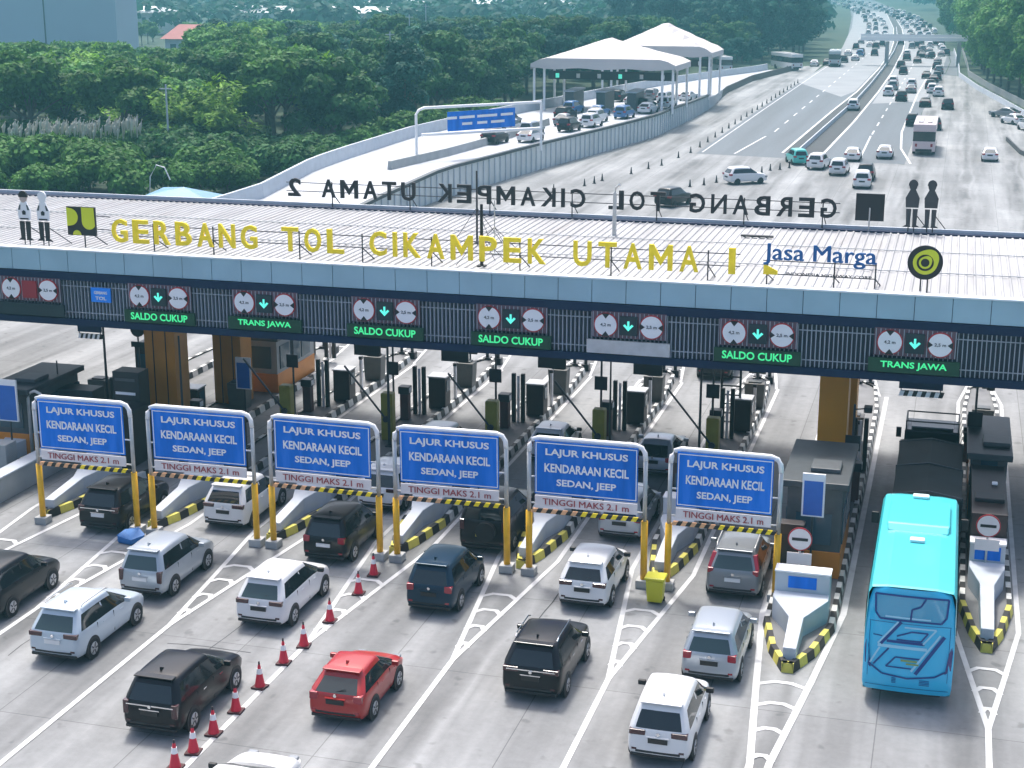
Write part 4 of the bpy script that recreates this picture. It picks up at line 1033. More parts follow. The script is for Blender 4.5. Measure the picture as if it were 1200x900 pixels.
car('suv',P_GREYC,(-6.2,48.7),'grey SUV with tall red tail lamps under the rightmost blue board',tail='tall',plate=M_PLATEW,rails_=True,glass=M_GLASSG,over=dict(W=1.84,L=4.3))
car('sleek',P_WHITE,(-20.6,53.6),'white car seen between the third and fourth blue boards',tail='wide',tailm=M_TAILD)
car('mpv',P_WHITE,(-20.35,58.9),'white car past the barrier above the fourth blue board',tail='corner')
car('hatch',P_WHITE,(-15.9,61.2),'white hatchback past the barrier above the fifth blue board',tail='corner')
car('sedan',P_SILVER,(-11.2,60.6),'silver saloon past the barrier left of the sixth blue board',spoiler=False)
car('suv',P_DARK,(-11.2,77.2),'dark SUV leaving the plaza under the bright SALDO CUKUP sign',tail='corner')
# dark truck-like off-roader under the fourth board
t = car('suv',P_BLACK,(-15.4,50.5),'black truck with yellow plate and spare wheel under the fourth blue board',plate=M_PLATEY,tail='vert',tailm=M_TAILD,name='parked_truck',over=dict(H=1.95,W=1.9,L=4.5,belt=1.3,hood=1.3,lean=.14))
mb = MB(); mb.disc((.15,-.12,.95),.36,M_TYRE,'y',.22,22); o = mb.build('spare_wheel',t)

# turquoise bus
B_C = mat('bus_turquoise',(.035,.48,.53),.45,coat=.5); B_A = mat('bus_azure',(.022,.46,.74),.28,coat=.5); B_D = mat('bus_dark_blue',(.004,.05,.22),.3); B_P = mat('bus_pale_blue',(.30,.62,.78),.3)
bus = thing('bus','turquoise coach with blue line graphics on its tail in the right lane','bus',(-.28,42.1,.016))
w = 1.25; BL = 8.9; H = 3.55
def bring(y, k, zt, x=1., zb=.38): return [(-w*.98*x,y,zb),(-w*x,y+k*.0,1.2),(-w*x,y,2.2),(-w*.965*x,y,zt-.22),(-w*.90*x,y,zt-.05),(-w*.55*x,y,zt),(w*.55*x,y,zt),(w*.90*x,y,zt-.05),(w*.965*x,y,zt-.22),(w*x,y,2.2),(w*x,y,1.2),(w*.98*x,y,zb)]
mb = MB(); st = [bring(.06,0,H-.02,.985),bring(.18,0,H),bring(1.5,0,H),bring(5,0,H),bring(BL-.6,0,H),bring(BL-.15,0,H-.12,.985),bring(BL,0,H-.4,.96)]
for i in range(len(st)):
    pass
vs = [p for s in st for p in s]; n = 12; fs = []
for i in range(len(st)-1):
    for k in range(n-1): fs.append((i*n+k,i*n+k+1,(i+1)*n+k+1,(i+1)*n+k))
    fs.append((i*n+n-1,i*n,(i+1)*n,(i+1)*n+n-1))
fs.append(tuple((len(st)-1)*n+k for k in range(n)))
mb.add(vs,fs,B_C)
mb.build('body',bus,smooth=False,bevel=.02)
# azure tail panel: gently bowed, leaning forward to the roof
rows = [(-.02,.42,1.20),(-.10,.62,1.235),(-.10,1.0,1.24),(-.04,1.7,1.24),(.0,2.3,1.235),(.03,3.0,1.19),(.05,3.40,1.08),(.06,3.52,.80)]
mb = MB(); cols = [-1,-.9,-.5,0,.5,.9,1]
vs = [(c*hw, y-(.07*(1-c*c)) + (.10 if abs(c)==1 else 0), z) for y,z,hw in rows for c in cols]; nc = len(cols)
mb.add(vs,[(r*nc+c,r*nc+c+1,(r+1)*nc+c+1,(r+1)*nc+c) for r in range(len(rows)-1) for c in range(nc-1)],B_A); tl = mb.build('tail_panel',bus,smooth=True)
def yt(x,z):   # surface of the tail panel
    for (y0,z0,h0),(y1,z1,h1) in zip(rows[:-1],rows[1:]):
        if z <= z1: f = max(0,(z-z0)/(z1-z0)); y = y0+(y1-y0)*f; hh = h0+(h1-h0)*f; break
    else: y = rows[-1][0]; hh = rows[-1][2]
    c = max(-1,min(1,x/hh)); return y-.07*(1-c*c)
def stripe(par,name,pl,wd_,m,proud=.02):
    mb = MB()
    for (a,b) in zip(pl[:-1],pl[1:]):
        d = Vector((b[0]-a[0],b[1]-a[1])); L = d.length; d /= L; nr = Vector((-d.y,d.x))*wd_/2; q = max(2,int(L/.18))
        vs = []; fs = []
        for i in range(q+1):
            c = Vector(a)+d*(L*i/q)
            for s in (-1,1): p = c+nr*s; vs.append((p.x,yt(p.x,p.y)-proud,p.y))
        fs = [(2*i,2*i+2,2*i+3,2*i+1) for i in range(q)]
        fs = [f[::-1] for f in fs]
        mb.add(vs,fs,m)
    return mb.build(name,par)
def tface(par,name,poly,m,proud=.012):
    mb = MB(); mb.add([(x,yt(x,z)-proud,z) for x,z in poly],[tuple(range(len(poly)))],m); return mb.build(name,par)
mb = MB(); gx = [-.98,-.66,-.33,0,.33,.66,.98]; vs = []
for j,z in enumerate((2.62,2.85,3.1,3.30)):
    k = (.86,.97,1.0,1.0)[j]
    for x in gx: vs.append((x*k,yt(x*k,z)-.012,z))
mb.add(vs,[(r*7+c,r*7+c+1,(r+1)*7+c+1,(r+1)*7+c) for r in range(3) for c in range(6)],mat('tail_glass',(.05,.33,.52),.05,spec=1.)); rw = mb.build('rear_window',bus,smooth=True)
stripe(rw,'window_frame',[(-.84,2.60),(.84,2.60),(.97,2.78),(1.0,3.32),(-1.0,3.32),(-.97,2.78),(-.84,2.60)],.055,B_D,.024)
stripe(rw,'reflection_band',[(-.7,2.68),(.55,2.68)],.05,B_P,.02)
stripe(rw,'crack_line',[(.0,2.62),(.02,2.95),(.25,3.05),(.38,3.30)],.05,B_D,.03)
tv = 'tail_graphic'
for pl,wd_,m,pr in (([(-.25,2.55),(-.78,1.85)],.09,B_D,.016),([(-.33,2.55),(-.86,1.85)],.05,B_P,.018),
    ([(.95,2.22),(.22,1.05)],.10,B_D,.016),([(.84,2.25),(.10,1.12)],.06,B_P,.018),
    ([(-.86,1.80),(.50,1.80)],.09,B_P,.014),([(-.15,2.40),(.72,2.40),(.38,1.95)],.05,B_P,.018),
    ([(-.35,2.12),(.05,2.28),(.5,2.28),(.32,2.02),(-.35,2.02)],.045,B_D,.016),([(-.62,1.95),(.42,1.95)],.08,B_D,.014),
    ([(-.80,1.74),(-1.05,1.25)],.05,B_P,.018),([(-.55,1.74),(-.95,1.22)],.05,B_D,.018),
    ([(-1.1,1.25),(-.7,.98),(0,.90),(.75,1.02),(1.05,1.2)],.05,B_D,.022),
    ([(-.6,1.2),(-.35,1.5),(.35,1.5)],.045,B_D,.016),([(-.6,1.2),(.1,1.2)],.04,B_D,.016),
    ([(-.2,1.42),(.25,1.42)],.06,mat('bus_olive_mark',(.20,.33,.12),.4),.02),([(-.05,1.33),(.3,1.33)],.05,MATS['bus_olive_mark'],.02),([(-1.0,2.1),(-.75,2.08)],.03,B_D,.016)):
    stripe(bus,tv,pl,wd_,m,pr)
for s in (-1,1):
    mb = MB(); pts = [(1.02,1.12),(1.19,1.22),(1.21,1.75),(1.17,1.95),(1.10,1.72)]
    pts = [(s*a,b) for a,b in pts]; vs = [(x,yt(x,z)-.03+(.08 if abs(x) > 1.15 else 0),z) for x,z in pts]+[(x,yt(x,z)+.1,z) for x,z in pts]
    mb.add(vs,[(0,1,2,3,4) if s > 0 else (4,3,2,1,0)]+[(i,i+5,(i+1)%5+5,(i+1)%5) for i in range(5)],mat('bus_lamp',(.02,.02,.16),.15,coat=.5)); mb.build('tail_light',bus)
    mb = MB(); mb.obox((s*(w+.02),2.8+.0,2.35),(.012,0,0),(0,0,.42),(0,2.0,0),M_GLASS); mb.build('side_window',bus)
    mb = MB(); mb.obox((s*(w+.02),6.6,2.35),(.012,0,0),(0,0,.42),(0,1.6,0),M_GLASS); mb.build('side_window',bus)
    for y in (2.2,BL-1.6): add_wheel(bus, s*(w+.01), y, .48, .3)
    mb = MB(); mb.obox((s*(w+.2),BL-.1,2.5),(.12,0,0),(0,.06,0),(0,0,.2),M_TRIM); mb.build('wing_mirror',bus,bevel=.03)
for k in range(4): stripe(bus,'vent_slat',[(-.42,.74+k*.045),(-.30,.74+k*.045)],.02,B_D,.02); stripe(bus,'vent_slat',[(.34,.74+k*.045),(.62,.74+k*.045)],.02,B_D,.02)
stripe(bus,'panel_gap',[(-1.12,2.5),(1.12,2.5)],.014,B_D,.01); stripe(bus,'panel_gap',[(-1.1,.86),(-1.1,2.48)],.012,B_D,.01); stripe(bus,'panel_gap',[(1.1,.86),(1.1,2.48)],.012,B_D,.01)
stripe(bus,'bumper_gap',[(-1.15,.60),(1.15,.60)],.018,B_D,.012)
mb = MB(); mb.box(-.95,.95,-.03,.3,.36,.46,M_TRIM); mb.build('bumper',bus,bevel=.02)
mb = MB(); mb.box(-.26,.26,-.15,-.09,.62,.78,M_PLATEK); mb.build('number_plate',bus)
mb = MB(); vs = [(-.92,4.75,H),(.92,4.75,H),(.95,5.0,H+.17),(-.95,5.0,H+.17),(-.95,7.3,H+.17),(.95,7.3,H+.17),(.88,7.6,H),(-.88,7.6,H)]
mb.add(vs,[(0,1,2,3),(3,2,5,4),(4,5,6,7),(1,6,5,2),(0,3,4,7)],B_C); mb.build('roof_unit',bus,bevel=.05)
for y,xx in ((3.75,.22),(7.95,.26)):
    mb = MB(); mb.box(-xx,xx,y,y+.30,H+.002,H+.10,mat('hatch_white',(.62,.80,.82),.4)); mb.build('roof_hatch',bus,bevel=.03)
mb = MB(); mb.box(-.98,.98,BL-.02,BL+.03,1.3,3.0,M_GLASS); mb.build('windscreen',bus)

# dark flatbed truck ahead of the bus
tr = thing('lorry','black lorry with dark tarpaulin load ahead of the turquoise bus','lorry',(-.1,53.6,.016))
mb = MB(); mb.box(-1.15,1.15,0,7.2,.75,1.15,M_DSTEEL); mb.build('bed',tr,bevel=.02)
mb = MB(); mb.box(-1.18,1.18,.0,7.0,1.16,2.45,M_CANV)
mb.add([(-1.18,0,2.45),(1.18,0,2.45),(1.18,7,2.45),(-1.18,7,2.45),(0,0,2.62),(0,7,2.62)],[(0,1,4),(2,3,5),(0,4,5,3),(1,2,5,4)],M_CANV); tp = mb.build('tarpaulin',tr,bevel=.06)
for y in (.15,3.5,6.7):
    mb = MB(); mb.tube([(-1.2,y,1.2),(-1.2,y,2.45),(0,y,2.64),(1.2,y,2.45),(1.2,y,1.2)],.025,M_GREY,6); mb.build('load_strap',tr)
mb = MB(); mb.add([(-1.1,7.35,.5),(1.1,7.35,.5),(1.1,9.6,.5),(-1.1,9.6,.5),(-1.05,7.35,2.75),(1.05,7.35,2.75),(1.0,8.9,2.8),(-1.0,8.9,2.8),(1.08,9.6,1.5),(-1.08,9.6,1.5)],
    [(0,3,2,1),(0,1,5,4),(4,5,6,7),(1,2,8,6,5),(0,4,7,9,3),(2,3,9,8)],P_BLACK); cab_ = mb.build('cab',tr,bevel=.06)
mb = MB(); mb.add([(-.95,8.98,2.72),(.95,8.98,2.72),(1.0,9.57,1.6),(-1.0,9.57,1.6)],[(0,1,2,3)],M_GLASS); mb.build('windscreen',cab_)
mb = MB(); mb.box(-.8,.8,7.55,8.55,2.81,2.86,mat('cab_roof_panel',(.16,.19,.21),.3)); mb.build('roof_panel',cab_)
mb = MB()
for a,b in (((-1,7.4),(1,7.4)),((-1,8.9),(1,8.9)),((-1,7.4),(-1,8.9)),((1,7.4),(1,8.9))): mb.tube([(a[0],a[1],3.1),(b[0],b[1],3.1)],.03,M_DSTEEL,6)
for a in ((-1,7.4),(1,7.4),(-1,8.9),(1,8.9)): mb.tube([(a[0],a[1],2.6),(a[0],a[1],3.1)],.03,M_DSTEEL,6)
mb.build('roof_rack',tr)
for s in (-1,1):
    for y in (1.3,2.4,8.5): add_wheel(tr, s*1.12, y, .46, .28)
    mb = MB(); mb.obox((s*1.32,9.2,2.1),(.1,0,0),(0,.05,0),(0,0,.2),M_TRIM); mb.build('wing_mirror',tr)
    mb = MB(); mb.box(s*.9-.14,s*.9+.14,-.05,.02,.82,.98,M_TAIL); mb.build('tail_light',tr)

# traffic cones along the third lane line
cone0 = thing('traffic_cone','red and white traffic cone in the row along the lane line, nearest the bottom edge','traffic cone',(0,0,.016),group='red traffic cones along the lane line')
mb = MB(); mb.box(-.20,.20,-.20,.20,0,.05,M_CONEB); mb.build('base',cone0,bevel=.01)
mb = MB(); mb.tube([(0,0,.05),(0,0,.72)],[.155,.035],M_CONE,16); b = mb.build('cone_body',cone0)
mb = MB(); mb.tube([(0,0,.44),(0,0,.60)],[.092,.068],M_SWHITE,16); mb.build('white_band',b)
mb = MB(); mb.tube([(0,0,.72),(0,0,.82)],[.03,.025],M_DGREY,8); mb.build('tip',cone0)
cl = ['red cone at the bottom edge, first of the row','second red cone up from the bottom edge','third red cone of the row, beside the black people carrier','fourth red cone, by the rear wheel of the black people carrier',
      'fifth red cone, in front of the black people carrier','sixth red cone, between the black people carrier and the red hatchback','seventh red cone up the row, before the white people carrier','eighth red cone, beside the white people carrier',
      'second to last red cone before the yellow posts','last red cone, at the foot of the third yellow post pair']
for i,(x,y) in enumerate([(-18.62,33.1),(-18.55,34.0),(-18.5,35.1),(-18.5,36.5),(-18.5,38.1),(-18.5,39.8),(-18.4,41.1),(-18.35,43.1),(-18.3,45.5),(-18.4,47.2)]):
    if i == 0: cone0.location = (x,y,.016); cone0['label'] = cl[0]
    else: copy_tree(cone0,(x,y,.016),random.uniform(-.2,.2),cl[i])

# ------------------------------------------------------------------ beyond the gate: raised side road
WL = [(-47.2,98),(-46.4,121.7),(-45.3,137),(-42.2,161),(-39.7,176),(-36.9,196),(-36.6,220),(-36.8,243),(-39.0,272),(-38.6,302),(-34.2,339)]
PL = [(-61,98),(-57,121.7),(-58.4,144),(-59,165.6),(-57.4,186.6),(-54.4,208),(-52.5,243),(-50,272),(-46,302),(-38.5,345)]
def zr(y):
    if y < 95: return .02
    if y < 135: return .02+2.18*(y-95)/40
    if y < 205: return 2.2
    return max(.03, 2.2-2.17*(y-205)/125)
def at_y(pl,y):
    for (a,b) in zip(pl[:-1],pl[1:]):
        if y <= b[1]: f = (y-a[1])/(b[1]-a[1]); return a[0]+(b[0]-a[0])*f
    return pl[-1][0]
ys = list(range(98,340,4))
mb = MB(); vs = []
for y in ys: vs += [(at_y(PL,y)-.2,y,zr(y)),(at_y(WL,y)+.2,y,zr(y)),(at_y(PL,y)-.2,y,-.3),(at_y(WL,y)+.2,y,-.3)]
fs = []
for i in range(len(ys)-1):
    o = i*4; fs += [(o,o+1,o+5,o+4),(o+1,o+3,o+7,o+5),(o+2,o,o+4,o+6)]
fs.append((0,2,3,1))
mb.add(vs,fs,mat('side_road_concrete',(.40,.42,.45),.65,var=.14,vscale=.12)); tag(mb.build('side_road'),kind='structure')
# retaining wall with post pattern and dark rail
t = thing('retaining_wall','long pale panel wall with dark top rail below the raised side road','wall',(-42,160,0))
def rel(o): o.location=(42,-160,0); return o
M_WALL = mat('pale_wall_panel',(.58,.61,.60),.7,var=.15,vscale=.4)
mb = MB(); post = MB(); rail = MB()
for i in range(len(ys)-1):
    y0,y1 = ys[i],ys[i+1]
    if y0 > 236: break
    a = Vector((at_y(WL,y0)+.3,y0,0)); b = Vector((at_y(WL,y1)+.3,y1,0)); z0 = zr(y0)+.35; z1 = zr(y1)+.35
    mb.add([(a.x,a.y,0),(b.x,b.y,0),(b.x,b.y,z1),(a.x,a.y,z0),(a.x-.15,a.y,0),(b.x-.15,b.y,0),(b.x-.15,b.y,z1),(a.x-.15,a.y,z0)],[(0,3,2,1),(4,5,6,7),(3,7,6,2)],M_WALL)
    for k in range(3):
        p = a.lerp(b,k/3); z = z0+(z1-z0)*k/3; post.box(p.x+.01,p.x+.12,p.y-.08,p.y+.08,0,z-.05,M_CONCW)
    rail.add([(a.x+.14,a.y,z0+.02),(b.x+.14,b.y,z1+.02),(b.x+.14,b.y,z1+.30),(a.x+.14,a.y,z0+.30),(a.x-.3,a.y,z0+.02),(b.x-.3,b.y,z1+.02),(b.x-.3,b.y,z1+.30),(a.x-.3,a.y,z0+.30)],[(0,3,2,1),(4,5,6,7),(3,7,6,2),(0,1,5,4)],mat('dark_rail',(.035,.045,.055),.5))
rel(mb.build('panel',t)); rel(post.build('post_row',t)); rel(rail.build('rail',t))
def low_wall(name, pts, h, th, m, label, zf=lambda y:0., cap=None):
    mb = MB()
    for (a,b) in zip(pts[:-1],pts[1:]):
        za,zb = zf(a[1]),zf(b[1]); d = Vector((b[0]-a[0],b[1]-a[1],0)).normalized(); n_ = Vector((-d.y,d.x,0))*th/2
        mb.add([(a[0]-n_.x,a[1]-n_.y,za-.3),(b[0]-n_.x,b[1]-n_.y,zb-.3),(b[0]-n_.x*.5,b[1]-n_.y*.5,zb+h),(a[0]-n_.x*.5,a[1]-n_.y*.5,za+h),
                (a[0]+n_.x,a[1]+n_.y,za-.3),(b[0]+n_.x,b[1]+n_.y,zb-.3),(b[0]+n_.x*.5,b[1]+n_.y*.5,zb+h),(a[0]+n_.x*.5,a[1]+n_.y*.5,za+h)],
               [(0,1,2,3),(5,4,7,6),(3,2,6,7),(0,3,7,4),(1,5,6,2)],m)
    return tag(mb.build(name),label,'wall')
low_wall('parapet',[(at_y(PL,y),y) for y in ys],1.25,.5,M_CONCW,'pale concrete parapet along the forest side of the raised side road',zr)
low_wall('median_barrier',[(-17.3,181),(-16.6,219),(-15.8,260),(-15.7,297),(-16.0,350),(-17,420),(-18.4,478),(-24,600)],.6,.28,M_CONCW,'pale concrete barrier along the motorway median')
low_wall('road_barrier',[(-36.9,238),(-38.7,272),(-38.3,302),(-33.9,340)],1.1,.35,mat('brown_barrier',(.10,.09,.085),.7,var=.2),'brown barrier between the side lane with coaches and the motorway')
low_wall('crash_barrier',[(14,205),(9,240),(6.7,260),(2.9,291),(-.3,326),(-.6,356),(-2.2,431)],.85,.3,M_CONCW,'pale crash barrier along the right edge by the trees')
low_wall('crash_barrier',[(16,207),(11,242),(8.7,262),(4.9,293),(1.5,328),(1.2,358),(-.2,433)],1.1,.15,M_STEEL,'steel crash barrier behind the pale one by the right hand trees')
low_wall('kerb_wall',[(6.0,203),(7.2,188),(10.5,172)],.5,.3,M_DGREY,'dark curved kerb wall on the right hand concrete apron')

low_wall('divider',[(-51.2,138),(-49.5,150),(-48.3,165),(-48,185)],.8,.6,M_CONCM,'low concrete divider on the raised side road by the board portal',zr)
# white fabric pavilions over the side gate
def pavilion(x0,x1,y0,y1,ze,zp,label,px):
    zb = zr((y0+y1)/2); t = thing('pavilion',label,'pavilion',((x0+x1)/2,(y0+y1)/2,zb),group='white tent roofs over the side gate')
    cx,cy = (x0+x1)/2,(y0+y1)/2
    mb = MB(); N = 18; M_ = 8; vs = []
    for j in range(M_+1):
        for i in range(N+1):
            u = i/N; v = j/M_; X = x0+(x1-x0)*u; Y = y0+(y1-y0)*v
            du = abs((X-px)/(x1-px if X > px else px-x0)); dv = abs(2*v-1); d = max(du,dv*.8)
            z = ze+(zp-ze)*max(0,1-d)**1.12; edge = (i in (0,N)) or (j in (0,M_))
            if i in (0,N): z -= .25
            vs.append((X-cx,Y-cy,z-zb))
    mb.add(vs,[(j*(N+1)+i,j*(N+1)+i+1,(j+1)*(N+1)+i+1,(j+1)*(N+1)+i) for j in range(M_) for i in range(N)],M_TENT)
    val = [(i,0) for i in range(N+1)]
    for j in (0,M_):
        for i in range(N):
            a = vs[j*(N+1)+i]; b = vs[j*(N+1)+i+1]; mb.add([a,b,(b[0],b[1],ze-.75-zb-.2*math.sin(math.pi*(i+1)/N*3)**2),(a[0],a[1],ze-.75-zb-.2*math.sin(math.pi*i/N*3)**2)],[(0,1,2,3)],M_TENT)
    for i in (0,N):
        for j in range(M_):
            a = vs[j*(N+1)+i]; b = vs[(j+1)*(N+1)+i]; mb.add([a,b,(b[0],b[1],ze-1.-zb),(a[0],a[1],ze-1.-zb)],[(0,1,2,3)],M_TENT)
    mb.build('canopy',t,smooth=False)
    for sx in (x0+.4,x0+1.8,x1-1.8,x1-.4):
        for sy in (y0+.5,y1-.5):
            mb = MB(); mb.tube([(sx-cx,sy-cy,0),(sx-cx,sy-cy,ze-.3-zb)],.17,M_SWHITE,10); mb.build('post',t)
    mb = MB(); mb.box(x0+1-cx,x1-1-cx,-.3,.3,ze-2.6-zb,ze-1.5-zb,M_DGREY); fb = mb.build('sign_beam',t)
    mb = MB()
    for k in range(6):
        X = x0+2.5+(x1-x0-5)*k/5-cx; mb.box(X-.45,X+.05,-.36,-.31,ze-2.4-zb,ze-1.8-zb,M_SWHITE if k%3 else M_LEDC)
    mb.build('lane_light',fb)
pavilion(-55.4,-35.8,204,216,8.6,11.7,'nearer white tent roof over the side gate',-45.8)
pavilion(-53.2,-36.0,236,248,8.7,12.8,'farther white tent roof behind the first one',-44.0)
for i,x in enumerate((-50.5,-46.2,-42)):
    mb = MB(); mb.box(-.6,.6,0,6,0,2.4,M_GREY); mb.box(-.75,.75,-.3,6.3,2.41,2.6,M_CONCW); o = mb.build('toll_booth'); o.location=(x,206,2.2); tag(o,['small grey booth under the nearer tent, left of three','small grey booth under the nearer tent, middle of three','small grey booth under the nearer tent, right of three'][i],'toll booth',group='small booths under the tent')
# blue direction board on its portal over the side road
t = thing('direction_portal','white portal with long blue direction board over the side road','sign portal',(-51,146,2.2))
a = Vector((-50.7,144.3,0)); b = Vector((-41.6,157.5,0)); o3 = Vector((-51,146,0)); d = (b-a).normalized(); nr = Vector((d.y,-d.x,0))
def L3(f,z,off=0): p = a+(b-a)*f-o3+nr*off; return (p.x,p.y,z)
mb = MB(); mb.tube([L3(0,0),L3(0,4.6),L3(.02,5.0),L3(.06,5.2),L3(1,5.0)],.14,M_SWHITE,8); mb.build('portal_frame',t)
mb = MB(); mb.tube([L3(1,0),L3(1,5.0)],.14,M_SWHITE,8); mb.build('post',t)
mb = MB(); mb.tube([L3(.04,2.6),L3(1,2.3)],.16,M_SWHITE,8); mb.build('lower_beam',t)
def bq(f0,f1,z0,z1,m,off): 
    mb.add([L3(f0,z0,off),L3(f1,z0,off),L3(f1,z1,off),L3(f0,z1,off)],[(0,1,2,3)],m)
mb = MB(); c0 = a+(b-a)*.50-o3+nr*.2; mb.obox((c0.x,c0.y,3.7),tuple(d*4.3),tuple(nr*.06),(0,0,.95),M_BLUE); bd = mb.build('board',t)
mb = MB()
for z,segs in ((4.05,((.22,.3),(.32,.44),(.46,.62),(.65,.75))),(3.4,((.34,.42),(.46,.54),(.57,.68)))):
    for f0,f1 in segs: bq(f0,f1,z-.13,z+.13,M_SWHITE,.27)
mb.build('lettering',bd)

# ------------------------------------------------------------------ small distant vehicles: one mesh each
def far_mesh(kind, pm, name):
    T = dict(TYPES[kind]); vs, fs = car_shell(T,1,M_GLASS,pm)
    me_mats = [pm,M_GLASS,M_TRIM,M_TYRE,M_TAIL]
    mb = MB()
    for f,m in fs:
        o = len(mb.v)
    base = len(mb.v); mb.v += vs
    for f,m in fs:
        mm = pm if m == 0 else (M_TRIM if m == 5 else M_GLASS); mb.f.append(f); mb.m.append(mb.mi(mm))
    W,L,belt = T['W'],T['L'],T['belt']
    for y in (.8,L-.82):
        for s in (-1,1): mb.tube([(s*(W/2-.2),y,.32),(s*(W/2+.02),y,.32)],.32,M_TYRE,10)
    for s in (-1,1): mb.add(box_c(s*.6*W/2,s*.98*W/2,.0,.25,belt-.2,belt-.02),BOXF,M_TAIL); mb.add(box_c(s*.6*W/2,s*.95*W/2,L-.3,L-.05,.62,.8),BOXF,M_LAMP)
    mb.box(-.28,.28,-.05,.05,.68,.82,M_PLATEK)
    mb.v = [(x,y-L/2,z) for x,y,z in mb.v]
    me_o = mb.build(name); C.objects.unlink(me_o); return me_o.data
FAR = {}
for kd in ('mpv','suv','sedan'):
    for cn,pm in (('white',P_WHITE),('silver',P_SILVER),('black',P_BLACK),('grey',P_GREYC),('red',P_RED),('blue',P_BLUEC)): FAR[(kd,cn)] = None
PM = dict(white=P_WHITE,silver=P_SILVER,black=P_BLACK,grey=P_GREYC,red=P_RED,blue=P_BLUEC,teal=P_TEAL)
def far_car(x,y,col,kind='mpv',rz=0,z=.02,label=None,group='cars in the distant traffic'):
    k = (kind,col)
    if FAR.get(k) is None: FAR[k] = far_mesh(kind,PM[col],'distant_car')
    o = bpy.data.objects.new('distant_car',FAR[k]); C.objects.link(o); o.location=(x,y,z); o.rotation_euler=(0,0,rz)
    return tag(o,label,'car',group)
def coach_mesh(c1,c2,H=3.5,L=11.5,W=2.5):
    mb = MB(); w = W/2
    mb.box(-w,w,0,L,.45,1.6,c1); mb.box(-w+.02,w-.02,.02,L-.02,1.602,2.7,M_GLASS); mb.box(-w,w,.0,L,2.702,H,c1)
    for s in (-1,1):
        mb.box(s*.85-.12,s*.85+.12,-.04,0,1.0,1.35,M_TAIL)
        for y in (2.2,L-2.4): mb.tube([(s*(w-.3),y,.48),(s*(w+.02),y,.48)],.48,M_TYRE,12)
        mb.box(s*.5-.25,s*.5+.25,2.5,L-2.5,H+.002,H+.12,M_STEEL)
    mb.box(-.9,.9,-.035,-.002,.46,.75,c2); mb.box(-w+.08,w-.08,-.03,-.002,1.68,2.62,M_GLASS)
    o = mb.build('coach',bevel=.06); return o
PINK = paint('pale_pink',(.58,.46,.47))
o = coach_mesh(PINK,M_TRIM); o.location=(-3.5,183.2,.02); tag(o,'white coach with pinkish lower body on the right carriageway','coach')
o = coach_mesh(P_WHITE,M_TRIM,3.3,10); o.location=(-45.5,318,.35); o.rotation_euler=(0,0,R(24)); tag(o,'white coach standing on the side lane left of the brown barrier','coach')
o = coach_mesh(P_WHITE,M_TRIM,3.4,11); o.location=(-33.2,336,.05); o.rotation_euler=(0,0,R(30)); tag(o,'white coach near the end of the side lane','coach')
o = coach_mesh(P_SILVER,M_TRIM,3.4,10); o.location=(-26.8,352,.02); o.rotation_euler=(0,0,R(3)); tag(o,'silver coach far down the left carriageway','coach')
mid = [ # nearer cars each with its own words
 (3.7,181.0,'white','sedan',0,'white car alone on the right hand concrete apron'),(-7.6,180.4,'white','sedan',0,'white car on dark asphalt left of the coach'),
 (-8.5,154.6,'white','mpv',R(2),'white car just above the black square roof sign, with a dark car ahead'),(-8.5,160.6,'black','mpv',0,'dark car directly ahead of the white one above the square roof sign'),
 (-11.4,164,'white','mpv',R(-3),'white people carrier where the left lanes enter the asphalt, nearest of the cluster'),(-13.9,168.4,'white','suv',R(-8),'white SUV in the cluster at the end of the median'),
 (-10.9,177,'white','sedan',0,'white saloon at the front of the cluster, on the asphalt'),(-19.8,154.0,'white','suv',R(-55),'white SUV crossing the open concrete behind the letters'),
 (-24.0,137.5,'black','suv',R(-20),'dark car behind the mirrored word TOL'),
 (6.4,236,'grey','sedan',R(60),'grey car by the right hand crash barrier'),(7.3,226,'white','sedan',R(30),'white car by the right hand crash barrier, farther left'),(9.0,217,'white','mpv',R(20),'white car at the right edge by the crash barrier'),
 (-15.3,243,'white','mpv',0,'white people carrier beside the median line'),(-1.6,248,'black','suv',0,'black SUV at the right edge of the traffic behind the coach'),
 (-2.9,215,'black','suv',0,'black SUV close behind the coach'),(-5.9,220,'black','mpv',0,'black van-like car at the left shoulder of the coach'),
 (-5.0,252,'black','sedan',0,'black car ahead of the pair behind the coach'),(-9.0,262,'black','suv',0,'black SUV alone in the middle lane'),
]
for x,y,c,k,rz,l in mid: far_car(x,y,c,k,rz,label=l,group='cars on the motorway beyond the gate')
far_car(-16.6,172,'teal','mpv',R(20),label='green-teal car at the tip of the median',group='cars on the motorway beyond the gate')
